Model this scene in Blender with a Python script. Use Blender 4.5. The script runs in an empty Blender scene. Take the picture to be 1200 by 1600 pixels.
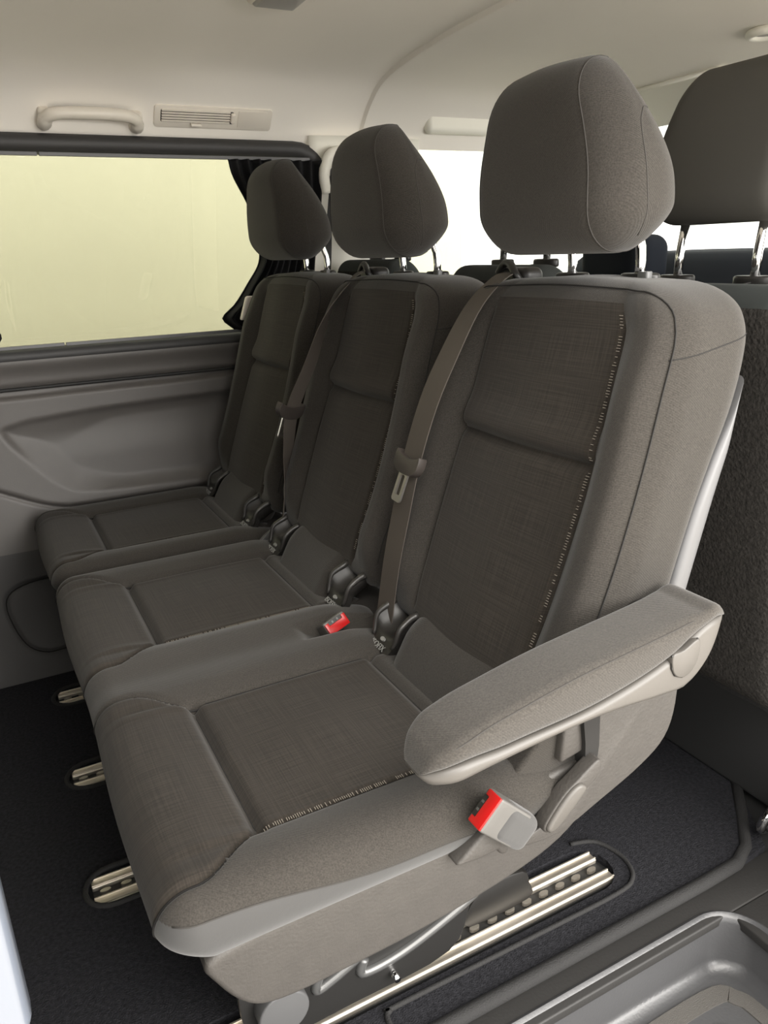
import bpy, bmesh, math, random
import numpy as np
from mathutils import Vector, Matrix
random.seed(4)
sc = bpy.context.scene
COL = sc.collection

# ------------------------------------------------------------------ camera
cam = bpy.data.cameras.new('camera')
cam.sensor_fit = 'VERTICAL'; cam.sensor_height = 36.0; cam.lens = 36.0 * 1200 / 1600
cam.clip_start = 0.02; cam.clip_end = 100
camo = bpy.data.objects.new('camera', cam); COL.objects.link(camo)
aX = Vector((2450, 495, -1200)).normalized()
aY = Vector((-665, 383, -1200)); aY = (aY - aX * aX.dot(aY)).normalized()
aZ = aX.cross(aY)
M = Matrix((aX, aY, aZ)).to_4x4(); M.translation = Vector((0, 0, 1.0))
camo.matrix_world = M
sc.camera = camo

# ------------------------------------------------------------------ light
W = bpy.data.worlds.new('showroom_light'); sc.world = W; W.use_nodes = True
bgn = W.node_tree.nodes['Background']
bgn.inputs[0].default_value = (1.0, 0.97, 0.92, 1); bgn.inputs[1].default_value = 2.4
def area(name, loc, target, size, energy, color=(1, 1, 1)):
    l = bpy.data.lights.new(name, 'AREA'); l.shape = 'RECTANGLE'; l.size, l.size_y = size
    l.energy = energy; l.color = color
    o = bpy.data.objects.new(name, l); COL.objects.link(o); o.location = loc
    o.rotation_euler = (Vector(target) - Vector(loc)).to_track_quat('-Z', 'Y').to_euler()
    return o
area('showroom_daylight', (2.2, -3.6, 1.7), (0.5, 0.8, 0.7), (3.2, 2.6), 320, (1.0, 0.97, 0.93))
area('ground_bounce_fill', (0.4, -2.2, 3.4), (0.4, -1.4, -0.4), (4.0, 1.6), 190, (1.0, 0.96, 0.90))  # added fill: brightens the ground outside so bounce lifts the headliner
vs = sc.view_settings
vs.view_transform = 'Standard'; vs.look = 'None'; vs.gamma = 1.0; vs.use_curve_mapping = False
vs.exposure = 0.45

# ------------------------------------------------------------------ materials
MATS = {}
def mat(name, color, rough=0.6, metal=0.0, spec=0.5, bump=None, var=None, kind=None, sheen=0.0, coat=0.0):
    m = bpy.data.materials.new(name); m.use_nodes = True
    nt = m.node_tree; b = nt.nodes['Principled BSDF']
    b.inputs['Base Color'].default_value = (*color, 1); b.inputs['Roughness'].default_value = rough
    b.inputs['Metallic'].default_value = metal; b.inputs['Specular IOR Level'].default_value = spec
    b.inputs['Sheen Weight'].default_value = sheen; b.inputs['Coat Weight'].default_value = coat
    tc = nt.nodes.new('ShaderNodeTexCoord')
    hgt = None
    if var:
        n = nt.nodes.new('ShaderNodeTexNoise'); n.inputs['Scale'].default_value = var[0]; n.inputs['Detail'].default_value = 5
        nt.links.new(tc.outputs['Object'], n.inputs['Vector'])
        r = nt.nodes.new('ShaderNodeValToRGB')
        lo = [c * (1 - var[1]) for c in color]; hi = [min(1, c * (1 + var[1])) for c in color]
        r.color_ramp.elements[0].position = 0.3; r.color_ramp.elements[1].position = 0.7
        r.color_ramp.elements[0].color = (*lo, 1); r.color_ramp.elements[1].color = (*hi, 1)
        nt.links.new(n.outputs[0], r.inputs[0]); nt.links.new(r.outputs[0], b.inputs['Base Color'])
    if bump:
        n2 = nt.nodes.new('ShaderNodeTexNoise'); n2.inputs['Scale'].default_value = bump[0]; n2.inputs['Detail'].default_value = 3
        nt.links.new(tc.outputs['Object'], n2.inputs['Vector']); hgt = n2.outputs[0]
    if kind == 'insert':          # woven panel: fine irregular lines both ways, from the cloth's own UV in metres
        tx = nt.nodes.new('ShaderNodeUVMap')
        def lines(sx, sy, sc_, det):
            mp = nt.nodes.new('ShaderNodeMapping'); mp.inputs['Scale'].default_value = (sx, sy, 1)
            nn = nt.nodes.new('ShaderNodeTexNoise'); nn.inputs['Scale'].default_value = sc_; nn.inputs['Detail'].default_value = det
            nt.links.new(tx.outputs[0], mp.inputs[0]); nt.links.new(mp.outputs[0], nn.inputs['Vector'])
            return nn.outputs[0]
        a = lines(9, 620, 1, 2); c = lines(620, 14, 1, 2)
        mx = nt.nodes.new('ShaderNodeMath'); mx.operation = 'ADD'
        nt.links.new(a, mx.inputs[0]); nt.links.new(c, mx.inputs[1])
        r = nt.nodes.new('ShaderNodeValToRGB')
        r.color_ramp.elements[0].position = 0.40; r.color_ramp.elements[1].position = 0.62
        r.color_ramp.elements[0].color = (*[x * 0.70 for x in color], 1); r.color_ramp.elements[1].color = (*[x * 1.18 for x in color], 1)
        hf = nt.nodes.new('ShaderNodeMath'); hf.operation = 'MULTIPLY'; hf.inputs[1].default_value = 0.5
        nt.links.new(mx.outputs[0], hf.inputs[0]); nt.links.new(hf.outputs[0], r.inputs[0]); nt.links.new(r.outputs[0], b.inputs['Base Color'])
        hgt = hf.outputs[0]; bump = (0, 0.25, 0.001)
    if kind == 'twill':           # fine diagonal rib of the plain cloth
        wv = nt.nodes.new('ShaderNodeTexWave'); wv.wave_type = 'BANDS'; wv.bands_direction = 'DIAGONAL'
        wv.inputs['Scale'].default_value = 190; wv.inputs['Distortion'].default_value = 0.6
        nt.links.new(tc.outputs['Object'], wv.inputs['Vector']); hgt = wv.outputs['Fac']; bump = (0, 0.28, 0.0006)
    if bump and hgt is not None:
        bp = nt.nodes.new('ShaderNodeBump'); bp.inputs['Strength'].default_value = bump[1]; bp.inputs['Distance'].default_value = bump[2]
        nt.links.new(hgt, bp.inputs['Height']); nt.links.new(bp.outputs[0], b.inputs['Normal'])
    MATS[name] = m
    return m
mat('cloth', (0.0345, 0.031, 0.027), 0.92, spec=0.15, kind='twill', var=(620, 0.30), sheen=0.15)
mat('cloth_insert', (0.030, 0.0252, 0.0205), 0.92, spec=0.15, kind='insert', sheen=0.1)
mat('cloth_skirt', (0.050, 0.049, 0.048), 0.75, spec=0.25, bump=(140, 0.10, 0.002), sheen=0.2)
mat('arm_cloth', (0.047, 0.0425, 0.0375), 0.92, spec=0.15, kind='twill', var=(520, 0.28), sheen=0.2)
mat('seam', (0.012, 0.011, 0.010), 0.9)
mat('soft_seam', (0.034, 0.031, 0.028), 0.9)
mat('tongue_metal', (0.75, 0.73, 0.70), 0.28, metal=1.0)
mat('thread', (0.24, 0.215, 0.18), 0.7)
mat('shell_plastic', (0.050, 0.0455, 0.041), 0.55, bump=(260, 0.28, 0.002), var=(60, 0.06))
mat('trim_plastic', (0.076, 0.070, 0.063), 0.45, bump=(300, 0.06, 0.001))
mat('grey_plastic', (0.085, 0.085, 0.086), 0.45)
mat('silver_plastic', (0.105, 0.105, 0.108), 0.42, bump=(200, 0.08, 0.001))
mat('black_plastic', (0.014, 0.013, 0.012), 0.42)
mat('rim_plastic', (0.030, 0.028, 0.026), 0.35)
mat('bolt_steel', (0.13, 0.13, 0.128), 0.35, metal=0.5)
mat('latch_plastic', (0.045, 0.038, 0.034), 0.4)
mat('lamp_lens', (0.34, 0.33, 0.31), 0.3)
mat('chrome', (0.80, 0.80, 0.80), 0.08, metal=1.0)
mat('aluminium', (0.80, 0.74, 0.65), 0.52, metal=1.0)
mat('dark_steel', (0.030, 0.029, 0.028), 0.38, metal=0.3)
mat('webbing', (0.075, 0.064, 0.055), 0.62, spec=0.35, bump=(900, 0.10, 0.0005))
mat('buckle_red', (0.36, 0.005, 0.005), 0.35)
mat('buckle_grey', (0.10, 0.096, 0.09), 0.4)
mat('carpet', (0.021, 0.021, 0.024), 0.97, spec=0.1, bump=(420, 0.7, 0.004), var=(160, 0.35))
mat('carpet_edge', (0.016, 0.0155, 0.0155), 0.85, bump=(500, 0.5, 0.003))
mat('seatback_carpet', (0.030, 0.028, 0.026), 0.97, spec=0.1, bump=(200, 0.7, 0.004), var=(160, 0.3))
mat('headliner', (0.86, 0.82, 0.755), 0.9, spec=0.2, bump=(500, 0.05, 0.001), var=(2.0, 0.03))
mat('header_trim', (0.82, 0.80, 0.72), 0.6, spec=0.3)
mat('beige_plastic', (0.74, 0.69, 0.61), 0.42)
mat('panel_plastic', (0.105, 0.097, 0.091), 0.5, bump=(350, 0.12, 0.001), var=(5, 0.06))
mat('panel_lower', (0.052, 0.050, 0.050), 0.6, bump=(350, 0.12, 0.001))
mat('rubber', (0.018, 0.018, 0.018), 0.65)
mat('frame_black', (0.035, 0.034, 0.034), 0.55, bump=(300, 0.1, 0.001))
mat('curtain_cloth', (0.010, 0.010, 0.011), 0.85, spec=0.3)
mat('front_cloth', (0.032, 0.036, 0.035), 0.8, spec=0.25, bump=(400, 0.1, 0.001))
mat('front_head', (0.065, 0.063, 0.057), 0.85, spec=0.2, bump=(600, 0.08, 0.001))
mat('step_surround', (0.020, 0.019, 0.018), 0.6, bump=(220, 0.15, 0.002))
mat('step_plastic', (0.050, 0.050, 0.052), 0.30, bump=(220, 0.15, 0.002))
mat('tread', (0.075, 0.070, 0.064), 0.6, bump=(600, 0.5, 0.002))
mat('dash', (0.011, 0.013, 0.018), 0.9, spec=0.12)
mat('paint', (0.125, 0.142, 0.175), 0.3, metal=0.25, coat=0.6)
mat('wall_paint', (0.74, 0.715, 0.56), 0.9)
mat('ground_tile', (0.82, 0.77, 0.69), 0.35)
mat('decal', (0.22, 0.22, 0.21), 0.6)
def glass(name, tint, gl=0.06):
    m = bpy.data.materials.new(name); m.use_nodes = True; nt = m.node_tree; nt.nodes.clear()
    o = nt.nodes.new('ShaderNodeOutputMaterial'); mx = nt.nodes.new('ShaderNodeMixShader')
    t = nt.nodes.new('ShaderNodeBsdfTransparent'); g = nt.nodes.new('ShaderNodeBsdfGlossy')
    t.inputs[0].default_value = (*tint, 1); g.inputs['Roughness'].default_value = 0.02
    mx.inputs[0].default_value = gl
    nt.links.new(t.outputs[0], mx.inputs[1]); nt.links.new(g.outputs[0], mx.inputs[2]); nt.links.new(mx.outputs[0], o.inputs[0])
    MATS[name] = m
glass('tinted_glass', (0.68, 0.69, 0.64)); glass('dark_glass', (0.22, 0.23, 0.22)); glass('clear_glass', (0.82, 0.84, 0.81))

# ------------------------------------------------------------------ helpers
def tag(o, label=None, cat=None, group=None, kind=None):
    if label: o['label'] = label
    if cat: o['category'] = cat
    if group: o['group'] = group
    if kind: o['kind'] = kind
    return o
def empty(name, loc):
    o = bpy.data.objects.new(name, None); o.empty_display_size = 0.05; COL.objects.link(o); o.location = loc
    return o
def obj(name, v, f, m, parent=None, loc=(0, 0, 0), smooth=True, uv=None, angle=None):
    me = bpy.data.meshes.new(name)
    me.from_pydata([tuple(map(float, p)) for p in v], [], [tuple(map(int, q)) for q in f])
    if uv is not None:
        l = me.uv_layers.new(name='UVMap')
        li = np.empty(len(me.loops), dtype=np.int32); me.loops.foreach_get('vertex_index', li)
        l.data.foreach_set('uv', np.asarray(uv, dtype=np.float32)[li].ravel())
    me.materials.append(MATS[m])
    if smooth:
        me.polygons.foreach_set('use_smooth', [True] * len(me.polygons))
        if angle: me.set_sharp_from_angle(angle=math.radians(angle))
    me.update()
    o = bpy.data.objects.new(name, me); COL.objects.link(o)
    if parent: o.parent = parent
    o.location = loc
    return o
def fix_normals(o):
    bm = bmesh.new(); bm.from_mesh(o.data); bmesh.ops.recalc_face_normals(bm, faces=bm.faces); bm.to_mesh(o.data); bm.free(); return o
def dup(o, parent=None, loc=None):
    c = o.copy(); COL.objects.link(c)
    if parent: c.parent = parent
    if loc is not None: c.location = loc
    for ch in list(o.children): dup(ch, c)
    return c
def ss(a, b, x):
    t = np.clip((np.asarray(x, float) - a) / (b - a), 0, 1); return t * t * (3 - 2 * t)
def gauss(x, s): return np.exp(-(np.asarray(x, float) / s) ** 2)
def curve(xs, ys):      # smooth monotone-ish interpolation
    xs = np.array(xs, float); ys = np.array(ys, float)
    d = np.gradient(ys, xs)
    def f(x):
        x = np.clip(np.asarray(x, float), xs[0], xs[-1]); i = np.clip(np.searchsorted(xs, x) - 1, 0, len(xs) - 2)
        h = xs[i + 1] - xs[i]; t = (x - xs[i]) / h
        return ((2*t**3-3*t**2+1)*ys[i] + (t**3-2*t**2+t)*h*d[i] + (-2*t**3+3*t**2)*ys[i+1] + (t**3-t**2)*h*d[i+1])
    return f
def lat(h, r, n, k=4):
    inn = list(np.linspace(-(h - r), h - r, n)); out = [h - r + r * math.tan(math.pi / 4 * i / k) for i in range(1, k + 1)]
    return [-x for x in reversed(out)] + inn + out
def rbox(h, r, n, k=4):
    """rounded box: half sizes h, edge radius r, n inner samples per axis -> (V, F)"""
    L = [lat(h[a], r, n[a], k) for a in range(3)]; N = [len(l) for l in L]
    idx = {}; V = []; F = []
    def vid(i, j, l):
        q = (i, j, l)
        if q not in idx: idx[q] = len(V); V.append((L[0][i], L[1][j], L[2][l]))
        return idx[q]
    for ax in range(3):
        b, c = [(1, 2), (2, 0), (0, 1)][ax]
        for side in (0, N[ax] - 1):
            for i in range(N[b] - 1):
                for j in range(N[c] - 1):
                    q = []
                    for di, dj in ((0, 0), (1, 0), (1, 1), (0, 1)):
                        t = [0, 0, 0]; t[ax] = side; t[b] = i + di; t[c] = j + dj; q.append(vid(*t))
                    F.append(q if side else q[::-1])
    V = np.array(V); H = np.array(h)
    q = np.clip(V, -(H - r), H - r); d = V - q; nn = np.linalg.norm(d, axis=1, keepdims=True)
    return q + r * d / np.maximum(nn, 1e-9), F
def split(V, F, cls):
    """split faces into groups by cls(face centres) -> {key: (V, F, used)}"""
    Fa = np.array(F); cen = V[Fa].mean(axis=1); key = cls(cen); out = {}
    for k in np.unique(key):
        fs = Fa[key == k]; used, inv = np.unique(fs, return_inverse=True); out[int(k)] = (used, inv.reshape(fs.shape))
    return out
def tube(path, r, n=8, closed=False, cap=True):
    P = [Vector(p) for p in path]; m = len(P); V = []; F = []
    R = r if hasattr(r, '__len__') else [r] * m
    up = None
    for i, p in enumerate(P):
        a = P[i - 1] if (i or closed) else P[0]; b = P[(i + 1) % m] if (i < m - 1 or closed) else P[-1]
        t = (b - a).normalized()
        if up is None:
            up = Vector((0, 0, 1)) if abs(t.z) < 0.9 else Vector((1, 0, 0))
        s = t.cross(up)
        if s.length < 1e-6: s = t.orthogonal()
        s.normalize(); up = s.cross(t).normalized()
        for j in range(n):
            an = 2 * math.pi * j / n; V.append(p + (s * math.cos(an) + up * math.sin(an)) * R[i])
    for i in range(m if closed else m - 1):
        for j in range(n):
            a = i * n + j; b = i * n + (j + 1) % n; c = ((i + 1) % m) * n + (j + 1) % n; d = ((i + 1) % m) * n + j
            F.append((a, b, c, d))
    if cap and not closed: F.append(tuple(reversed(range(n)))); F.append(tuple((m - 1) * n + j for j in range(n)))
    return V, F
def merge(*parts):
    V = []; F = []
    for v, f in parts:
        o = len(V); V += [tuple(p) for p in v]; F += [tuple(i + o for i in q) for q in f]
    return V, F
def prism(outline, y0, y1, bev=0.004, seg=3, axis='y'):
    """extrude a 2D outline (x,z) from y0 to y1, edges bevelled"""
    bm = bmesh.new(); n = len(outline)
    def pt(p, y): return (p[0], y, p[1]) if axis == 'y' else ((p[0], p[1], y) if axis == 'z' else (y, p[0], p[1]))
    a = [bm.verts.new(pt(p, y0)) for p in outline]; b = [bm.verts.new(pt(p, y1)) for p in outline]
    bm.faces.new(a); bm.faces.new(b[::-1])
    for i in range(n): bm.faces.new((a[i], b[i], b[(i + 1) % n], a[(i + 1) % n]))
    bmesh.ops.recalc_face_normals(bm, faces=bm.faces)
    if bev:
        ed = [e for e in bm.edges if e.calc_face_angle(0) > 0.6]
        bmesh.ops.bevel(bm, geom=ed, offset=bev, segments=seg, profile=0.5, affect='EDGES', clamp_overlap=True)
    V = [tuple(v.co) for v in bm.verts]; bm.verts.index_update(); F = [tuple(v.index for v in f.verts) for f in bm.faces]; bm.free()
    return V, F
def smooth_outline(pts, n=6, closed=True):
    """Catmull-Rom through pts"""
    P = [np.array(p, float) for p in pts]; out = []; m = len(P)
    for i in range(m if closed else m - 1):
        p0 = P[i - 1] if (closed or i) else P[i]; p1 = P[i]; p2 = P[(i + 1) % m]; p3 = P[(i + 2) % m] if (closed or i < m - 2) else P[-1]
        for k in range(n):
            t = k / n
            out.append(tuple(0.5 * (2*p1 + (p2-p0)*t + (2*p0-5*p1+4*p2-p3)*t*t + (3*p1-p0-3*p2+p3)*t**3)))
    if not closed: out.append(tuple(P[-1]))
    return out
def rrect(x0, x1, y0, y1, r, n=6):
    out = []
    for cx, cy, a0 in ((x1 - r, y1 - r, 0), (x0 + r, y1 - r, 90), (x0 + r, y0 + r, 180), (x1 - r, y0 + r, 270)):
        for k in range(n + 1):
            a = math.radians(a0 + 90 * k / n); out.append((cx + r * math.cos(a), cy + r * math.sin(a)))
    return out
def grid(nu, nv, fn):
    V = []; F = []
    for j in range(nv):
        for i in range(nu): V.append(fn(i / (nu - 1), j / (nv - 1)))
    for j in range(nv - 1):
        for i in range(nu - 1): a = j * nu + i; F.append((a, a + 1, a + nu + 1, a + nu))
    return V, F
def sheet(nu, nv, fn, off):
    """grid given thickness: fn surface plus a copy shifted by off, closed round the rim"""
    V, F = grid(nu, nv, fn); n = len(V); o = Vector(off)
    V2 = V + [tuple(Vector(p) + o) for p in V]; F2 = list(F) + [tuple(i + n for i in reversed(q)) for q in F]
    rim = [i for i in range(nu)] + [j * nu + nu - 1 for j in range(1, nv)] + [(nv - 1) * nu + i for i in range(nu - 2, -1, -1)] + [j * nu for j in range(nv - 2, 0, -1)]
    for k in range(len(rim)): a = rim[k]; b = rim[(k + 1) % len(rim)]; F2.append((b, a, a + n, b + n))
    return V2, F2
def orient(V, x, y, z, o):
    X, Y, Z, O = map(np.array, (x, y, z, o)); V = np.asarray(V); return O + V[:, :1] * X + V[:, 1:2] * Y + V[:, 2:3] * Z
def text_mesh(s, size, depth=0.0004):
    cu = bpy.data.curves.new('lettering', 'FONT'); cu.body = s; cu.size = size; cu.extrude = depth; cu.align_x = 'CENTER'; cu.align_y = 'CENTER'
    o = bpy.data.objects.new('lettering', cu); COL.objects.link(o); dg = bpy.context.evaluated_depsgraph_get(); dg.update()
    me = o.evaluated_get(dg).to_mesh(); V = [tuple(v.co) for v in me.vertices]; F = [tuple(p.vertices) for p in me.polygons]
    o.evaluated_get(dg).to_mesh_clear(); bpy.data.objects.remove(o); bpy.data.curves.remove(cu)
    return V, F

# ================================================================== THE SETTING
YW = curve([0.0, 0.15, 0.38, 0.80, 1.28], [1.945, 2.005, 2.055, 2.075, 1.985])      # inner face of the far side trim

# ---- floor: carpet slab with slots for the seat rails
RAIL_Y = [0.770, 1.140, 1.472, 1.815]
def slot_outline(y, x0, x1, hw, n=8):
    out = []
    for k in range(n + 1): a = -math.pi / 2 + math.pi * k / n; out.append((x1 - hw + hw * math.cos(a), y + hw * math.sin(a)))
    for k in range(n + 1): a = math.pi / 2 + math.pi * k / n; out.append((x0 + hw + hw * math.cos(a), y + hw * math.sin(a)))
    return out
SLOTS = [(RAIL_Y[0], 0.02, 0.80, 0.046)] + [(y, 0.0 + 0.008 * i, 0.80, 0.042) for i, y in enumerate(RAIL_Y[1:])]
cv, cf = prism([(-1.6, 0.655), (-1.6, 1.95), (1.16, 1.95), (1.16, 0.80), (1.06, 0.66), (1.0, 0.655)], -0.016, 0.0, 0, axis='z')
carpet = obj('floor', cv, cf, 'carpet', smooth=False); fix_normals(carpet)
cuts = []
for y, x0, x1, hw in SLOTS:
    v, f = prism(slot_outline(y, x0, x1, hw), -0.05, 0.05, 0, axis='z'); cuts.append((v, f))
cutter = fix_normals(obj('cutter', *merge(*cuts), 'carpet', smooth=False))
md = carpet.modifiers.new('b', 'BOOLEAN'); md.operation = 'DIFFERENCE'; md.object = cutter; md.solver = 'EXACT'
dg = bpy.context.evaluated_depsgraph_get(); dg.update()
newme = bpy.data.meshes.new_from_object(carpet.evaluated_get(dg)); carpet.modifiers.clear(); carpet.data = newme
bpy.data.objects.remove(cutter)
tag(carpet, kind='structure')
for y, x0, x1, hw in SLOTS[1:]:       # bound edge of each cut-out
    obj('edge_binding', *tube([(p[0], p[1], 0.001) for p in slot_outline(y, x0, x1, hw + 0.003, 10)], 0.005, 6, closed=True), 'carpet_edge', carpet)
obj('edge_binding', *tube([(-1.6, 0.655, -0.002), (0.3, 0.655, -0.002), (0.9, 0.655, -0.002), (0.985, 0.657, -0.002), (1.03, 0.675, -0.002), (1.09, 0.73, -0.002), (1.16, 0.80, -0.002)], 0.011, 8), 'carpet_edge', carpet)
obj('edge_binding', *tube(smooth_outline([(0.335, 0.665, 0.002), (0.337, 0.70, 0.002), (0.345, 0.708, 0.002), (0.36, 0.71, 0.002), (0.60, 0.707, 0.002), (0.76, 0.706, 0.002), (0.805, 0.716, 0.002), (0.824, 0.742, 0.002), (0.826, 0.775, 0.002), (0.81, 0.812, 0.002), (0.77, 0.828, 0.002)], 5, closed=False), 0.004, 6), 'carpet_edge', carpet)
sub = obj('floor_pan', *prism([(-1.6, 0.62), (2.1, 0.62), (2.1, 2.0), (-1.6, 2.0)], -0.06, -0.0165, 0, axis='z'), 'rubber', smooth=False); tag(sub, kind='structure')

# ---- step well with its rim
def step_well():
    x0, x1, y0, y1 = -0.75, 0.925, 0.13, 0.622
    rings = []
    for off, z in ((0.0, -0.012), (0.004, -0.010), (0.010, -0.013), (0.015, -0.022), (0.020, -0.088), (0.026, -0.098), (0.040, -0.104)):
        rings.append([(p[0], p[1], z) for p in rrect(x0 + off, x1 - off, y0 + off, y1 - off, max(0.075 - off, 0.03), 10)])
    n = len(rings[0]); V = [p for r in rings for p in r]; F = []
    for k in range(len(rings) - 1):
        for i in range(n): F.append((k * n + i, k * n + (i + 1) % n, (k + 1) * n + (i + 1) % n, (k + 1) * n + i))
    F.append(tuple((len(rings) - 1) * n + i for i in range(n)))
    return V, F
sw = obj('step_well', *step_well(), 'step_plastic', angle=50); tag(sw, kind='structure')
# flat surround strips of the step
st = obj('step_surround', *merge(prism([(-1.6, 0.60), (1.6, 0.60), (1.6, 0.66), (-1.6, 0.66)], -0.03, -0.013, 0.003, axis='z'),
         prism([(0.90, 0.13), (1.6, 0.13), (1.6, 0.60), (0.90, 0.60)], -0.03, -0.013, 0.003, axis='z'),
         prism([(-1.6, 0.02), (1.6, 0.02), (1.6, 0.14), (-1.6, 0.14)], -0.16, -0.013, 0.01, axis='z')), 'step_surround', angle=40); tag(st, kind='structure')
TREAD = [((0.30, 0.865), 0.560), ((0.30, 0.815), 0.515), ((0.30, 0.765), 0.470), ((0.30, 0.715), 0.425)]
for (xa, xb), y in TREAD:
    path = smooth_outline([(xa, y), ((xa + xb) / 2, y), (xb - 0.05, y), (xb - 0.01, y - 0.02), (xb, y - 0.06), (xb, y - 0.2)], 5, closed=False)
    V = []; F = []
    for i, p in enumerate(path):
        a = np.array(path[max(0, i - 1)]); b = np.array(path[min(len(path) - 1, i + 1)]); t = (b - a) / np.linalg.norm(b - a); nn = np.array([-t[1], t[0]]) * 0.0135
        for s, z in ((1, -0.105), (1, -0.1015), (-1, -0.1015), (-1, -0.105)): V.append((p[0] + nn[0] * s, p[1] + nn[1] * s, z))
    for i in range(len(path) - 1):
        for j in range(4): F.append((i * 4 + j, i * 4 + (j + 1) % 4, (i + 1) * 4 + (j + 1) % 4, (i + 1) * 4 + j))
    F += [(3, 2, 1, 0), tuple(len(V) - 4 + j for j in range(4))]
    obj('tread_strip', V, F, 'tread', sw, smooth=False)

# ---- headliner
CS = curve([0, 0.10, 0.20, 0.32, 0.46, 0.62, 0.80, 0.92, 1.0], [2.005, 1.975, 1.925, 1.84, 1.62, 1.25, 0.80, 0.52, 0.40])
CZ = curve([0, 0.10, 0.20, 0.32, 0.46, 0.62, 0.80, 0.92, 1.0], [1.268, 1.315, 1.362, 1.402, 1.428, 1.438, 1.430, 1.385, 1.30])
def ceil_pt(x, s):
    y, z = float(CS(s)), float(CZ(s))
    d = 0.016 * float(1 - ss(0.40, 0.56, x)) * float(ss(0.12, 0.35, s))                       # soft step towards the rear
    d += 0.010 * float(ss(0.985, 0.995, x))                                                      # panel edge at the front header
    d += 0.050 * float(ss(1.25, 1.75, x)) * float(ss(0.2, 0.5, s))                               # falls to the windscreen header
    ny, nz = (1.2 - y), (0.9 - z); l = math.hypot(ny, nz * 2)
    return (x, y + d * ny / l, z + d * nz * 2 / l)
xs = sorted(set(np.round(np.concatenate([np.linspace(-1.6, 1.75, 70), np.linspace(0.98, 1.0, 7)]), 4)))
V, F = [], []
for x in xs:
    for j in range(61): V.append(ceil_pt(x, j / 60))
for i in range(len(xs) - 1):
    for j in range(60): a = i * 61 + j; F.append((a, a + 1, a + 62, a + 61))
ce = obj('ceiling', V, F, 'headliner', angle=35); tag(ce, kind='structure')
V = [(p[0], p[1] + (0.03 if p[1] > 1.2 else -0.03) * (abs(p[1] - 1.2) / 0.8), p[2] + 0.04) for p in V]
tag(obj('roof_skin', V, [tuple(reversed(f)) for f in F], 'paint'), kind='structure')

# ---- far side wall
def poly_sd(px, pz, pts):
    """signed distance to a polygon (negative inside), for arrays of points"""
    px = np.asarray(px, float); pz = np.asarray(pz, float); P = np.array(pts); d = np.full(px.shape, 1e9); ins = np.zeros(px.shape, bool); n = len(P)
    for i in range(n):
        a, b = P[i], P[(i + 1) % n]; e = b - a; wx, wz = px - a[0], pz - a[1]
        t = np.clip((wx * e[0] + wz * e[1]) / max(1e-12, e.dot(e)), 0, 1); d = np.minimum(d, np.hypot(wx - e[0] * t, wz - e[1] * t))
        if abs(b[1] - a[1]) > 1e-12:
            ins ^= ((a[1] > pz) != (b[1] > pz)) & (px < (b[0] - a[0]) * (pz - a[1]) / (b[1] - a[1]) + a[0])
    return np.where(ins, -d, d)
POCKET = smooth_outline([(0.020, 0.610), (0.055, 0.628), (0.12, 0.637), (0.35, 0.648), (0.75, 0.650), (0.80, 0.60), (0.79, 0.45), (0.70, 0.425), (0.40, 0.428), (0.20, 0.438), (0.135, 0.462), (0.07, 0.53)], 4)
MOULD = smooth_outline([(-0.12, 0.56), (-0.10, 0.68), (0.10, 0.692), (0.50, 0.694), (0.90, 0.69), (0.95, 0.55), (0.90, 0.40), (0.50, 0.405), (0.20, 0.405), (0.11, 0.415), (0.02, 0.455), (-0.06, 0.50)], 4)
def wall_pts(x, z):
    y = YW(z)
    a = poly_sd(x, z, POCKET); y = y + 0.016 * (1 - np.clip((a + 0.034 + 0.05 * (1 - ss(0.10, 0.30, x))) / (0.037 + 0.05 * (1 - ss(0.10, 0.30, x))), 0, 1) ** 1.5) + 0.006 * (1 - ss(-0.012, 0.003, a)) * ss(0.52, 0.60, z)
    b = poly_sd(x, z, MOULD); y = y - 0.010 * (1 - ss(-0.006, 0.006, b)) + 0.006 * gauss(b - 0.006, 0.004)
    y = y - 0.012 * gauss(z - 0.775, 0.022) + 0.010 * gauss(z - 0.712, 0.007)
    return np.stack([x, y, z], 1)
xs = sorted(set(np.round(np.concatenate([np.linspace(-1.6, -0.2, 12), np.linspace(-0.2, 1.06, 190)]), 4)))
zs = np.linspace(0.30, 0.80, 104)
gx, gz = np.meshgrid(np.array(xs), zs); V = wall_pts(gx.ravel(), gz.ravel()); n = len(xs)
F = [(j * n + i + 1, j * n + i, (j + 1) * n + i, (j + 1) * n + i + 1) for j in range(len(zs) - 1) for i in range(n - 1)]
wl = obj('wall_left', V, F, 'panel_plastic'); tag(wl, kind='structure')
HATCH = smooth_outline([(-0.045, 0.19), (0.0, 0.228), (0.12, 0.235), (0.40, 0.235), (0.44, 0.15), (0.40, 0.065), (0.10, 0.058), (0.02, 0.06), (-0.025, 0.10)], 5)
def wall_low(x, z): return np.stack([x, YW(z) + 0.006 * gauss(poly_sd(x, z, HATCH), 0.0035) - 0.004, z], 1)
xs2 = sorted(set(np.round(np.concatenate([np.linspace(-1.6, -0.2, 12), np.linspace(-0.2, 0.6, 160), np.linspace(0.6, 1.9, 14)]), 4))); zs2 = np.linspace(-0.02, 0.31, 70); n = len(xs2)
gx, gz = np.meshgrid(np.array(xs2), zs2); V = wall_low(gx.ravel(), gz.ravel())
F = [(j * n + i + 1, j * n + i, (j + 1) * n + i, (j + 1) * n + i + 1) for j in range(len(zs2) - 1) for i in range(n - 1)]
obj('lower_panel', V, F, 'panel_lower', wl)
obj('hatch_gap', *tube([(p[0], float(YW(p[1])) - 0.004, p[1]) for p in HATCH], 0.0016, 6, closed=True), 'seam', wl)
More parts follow.
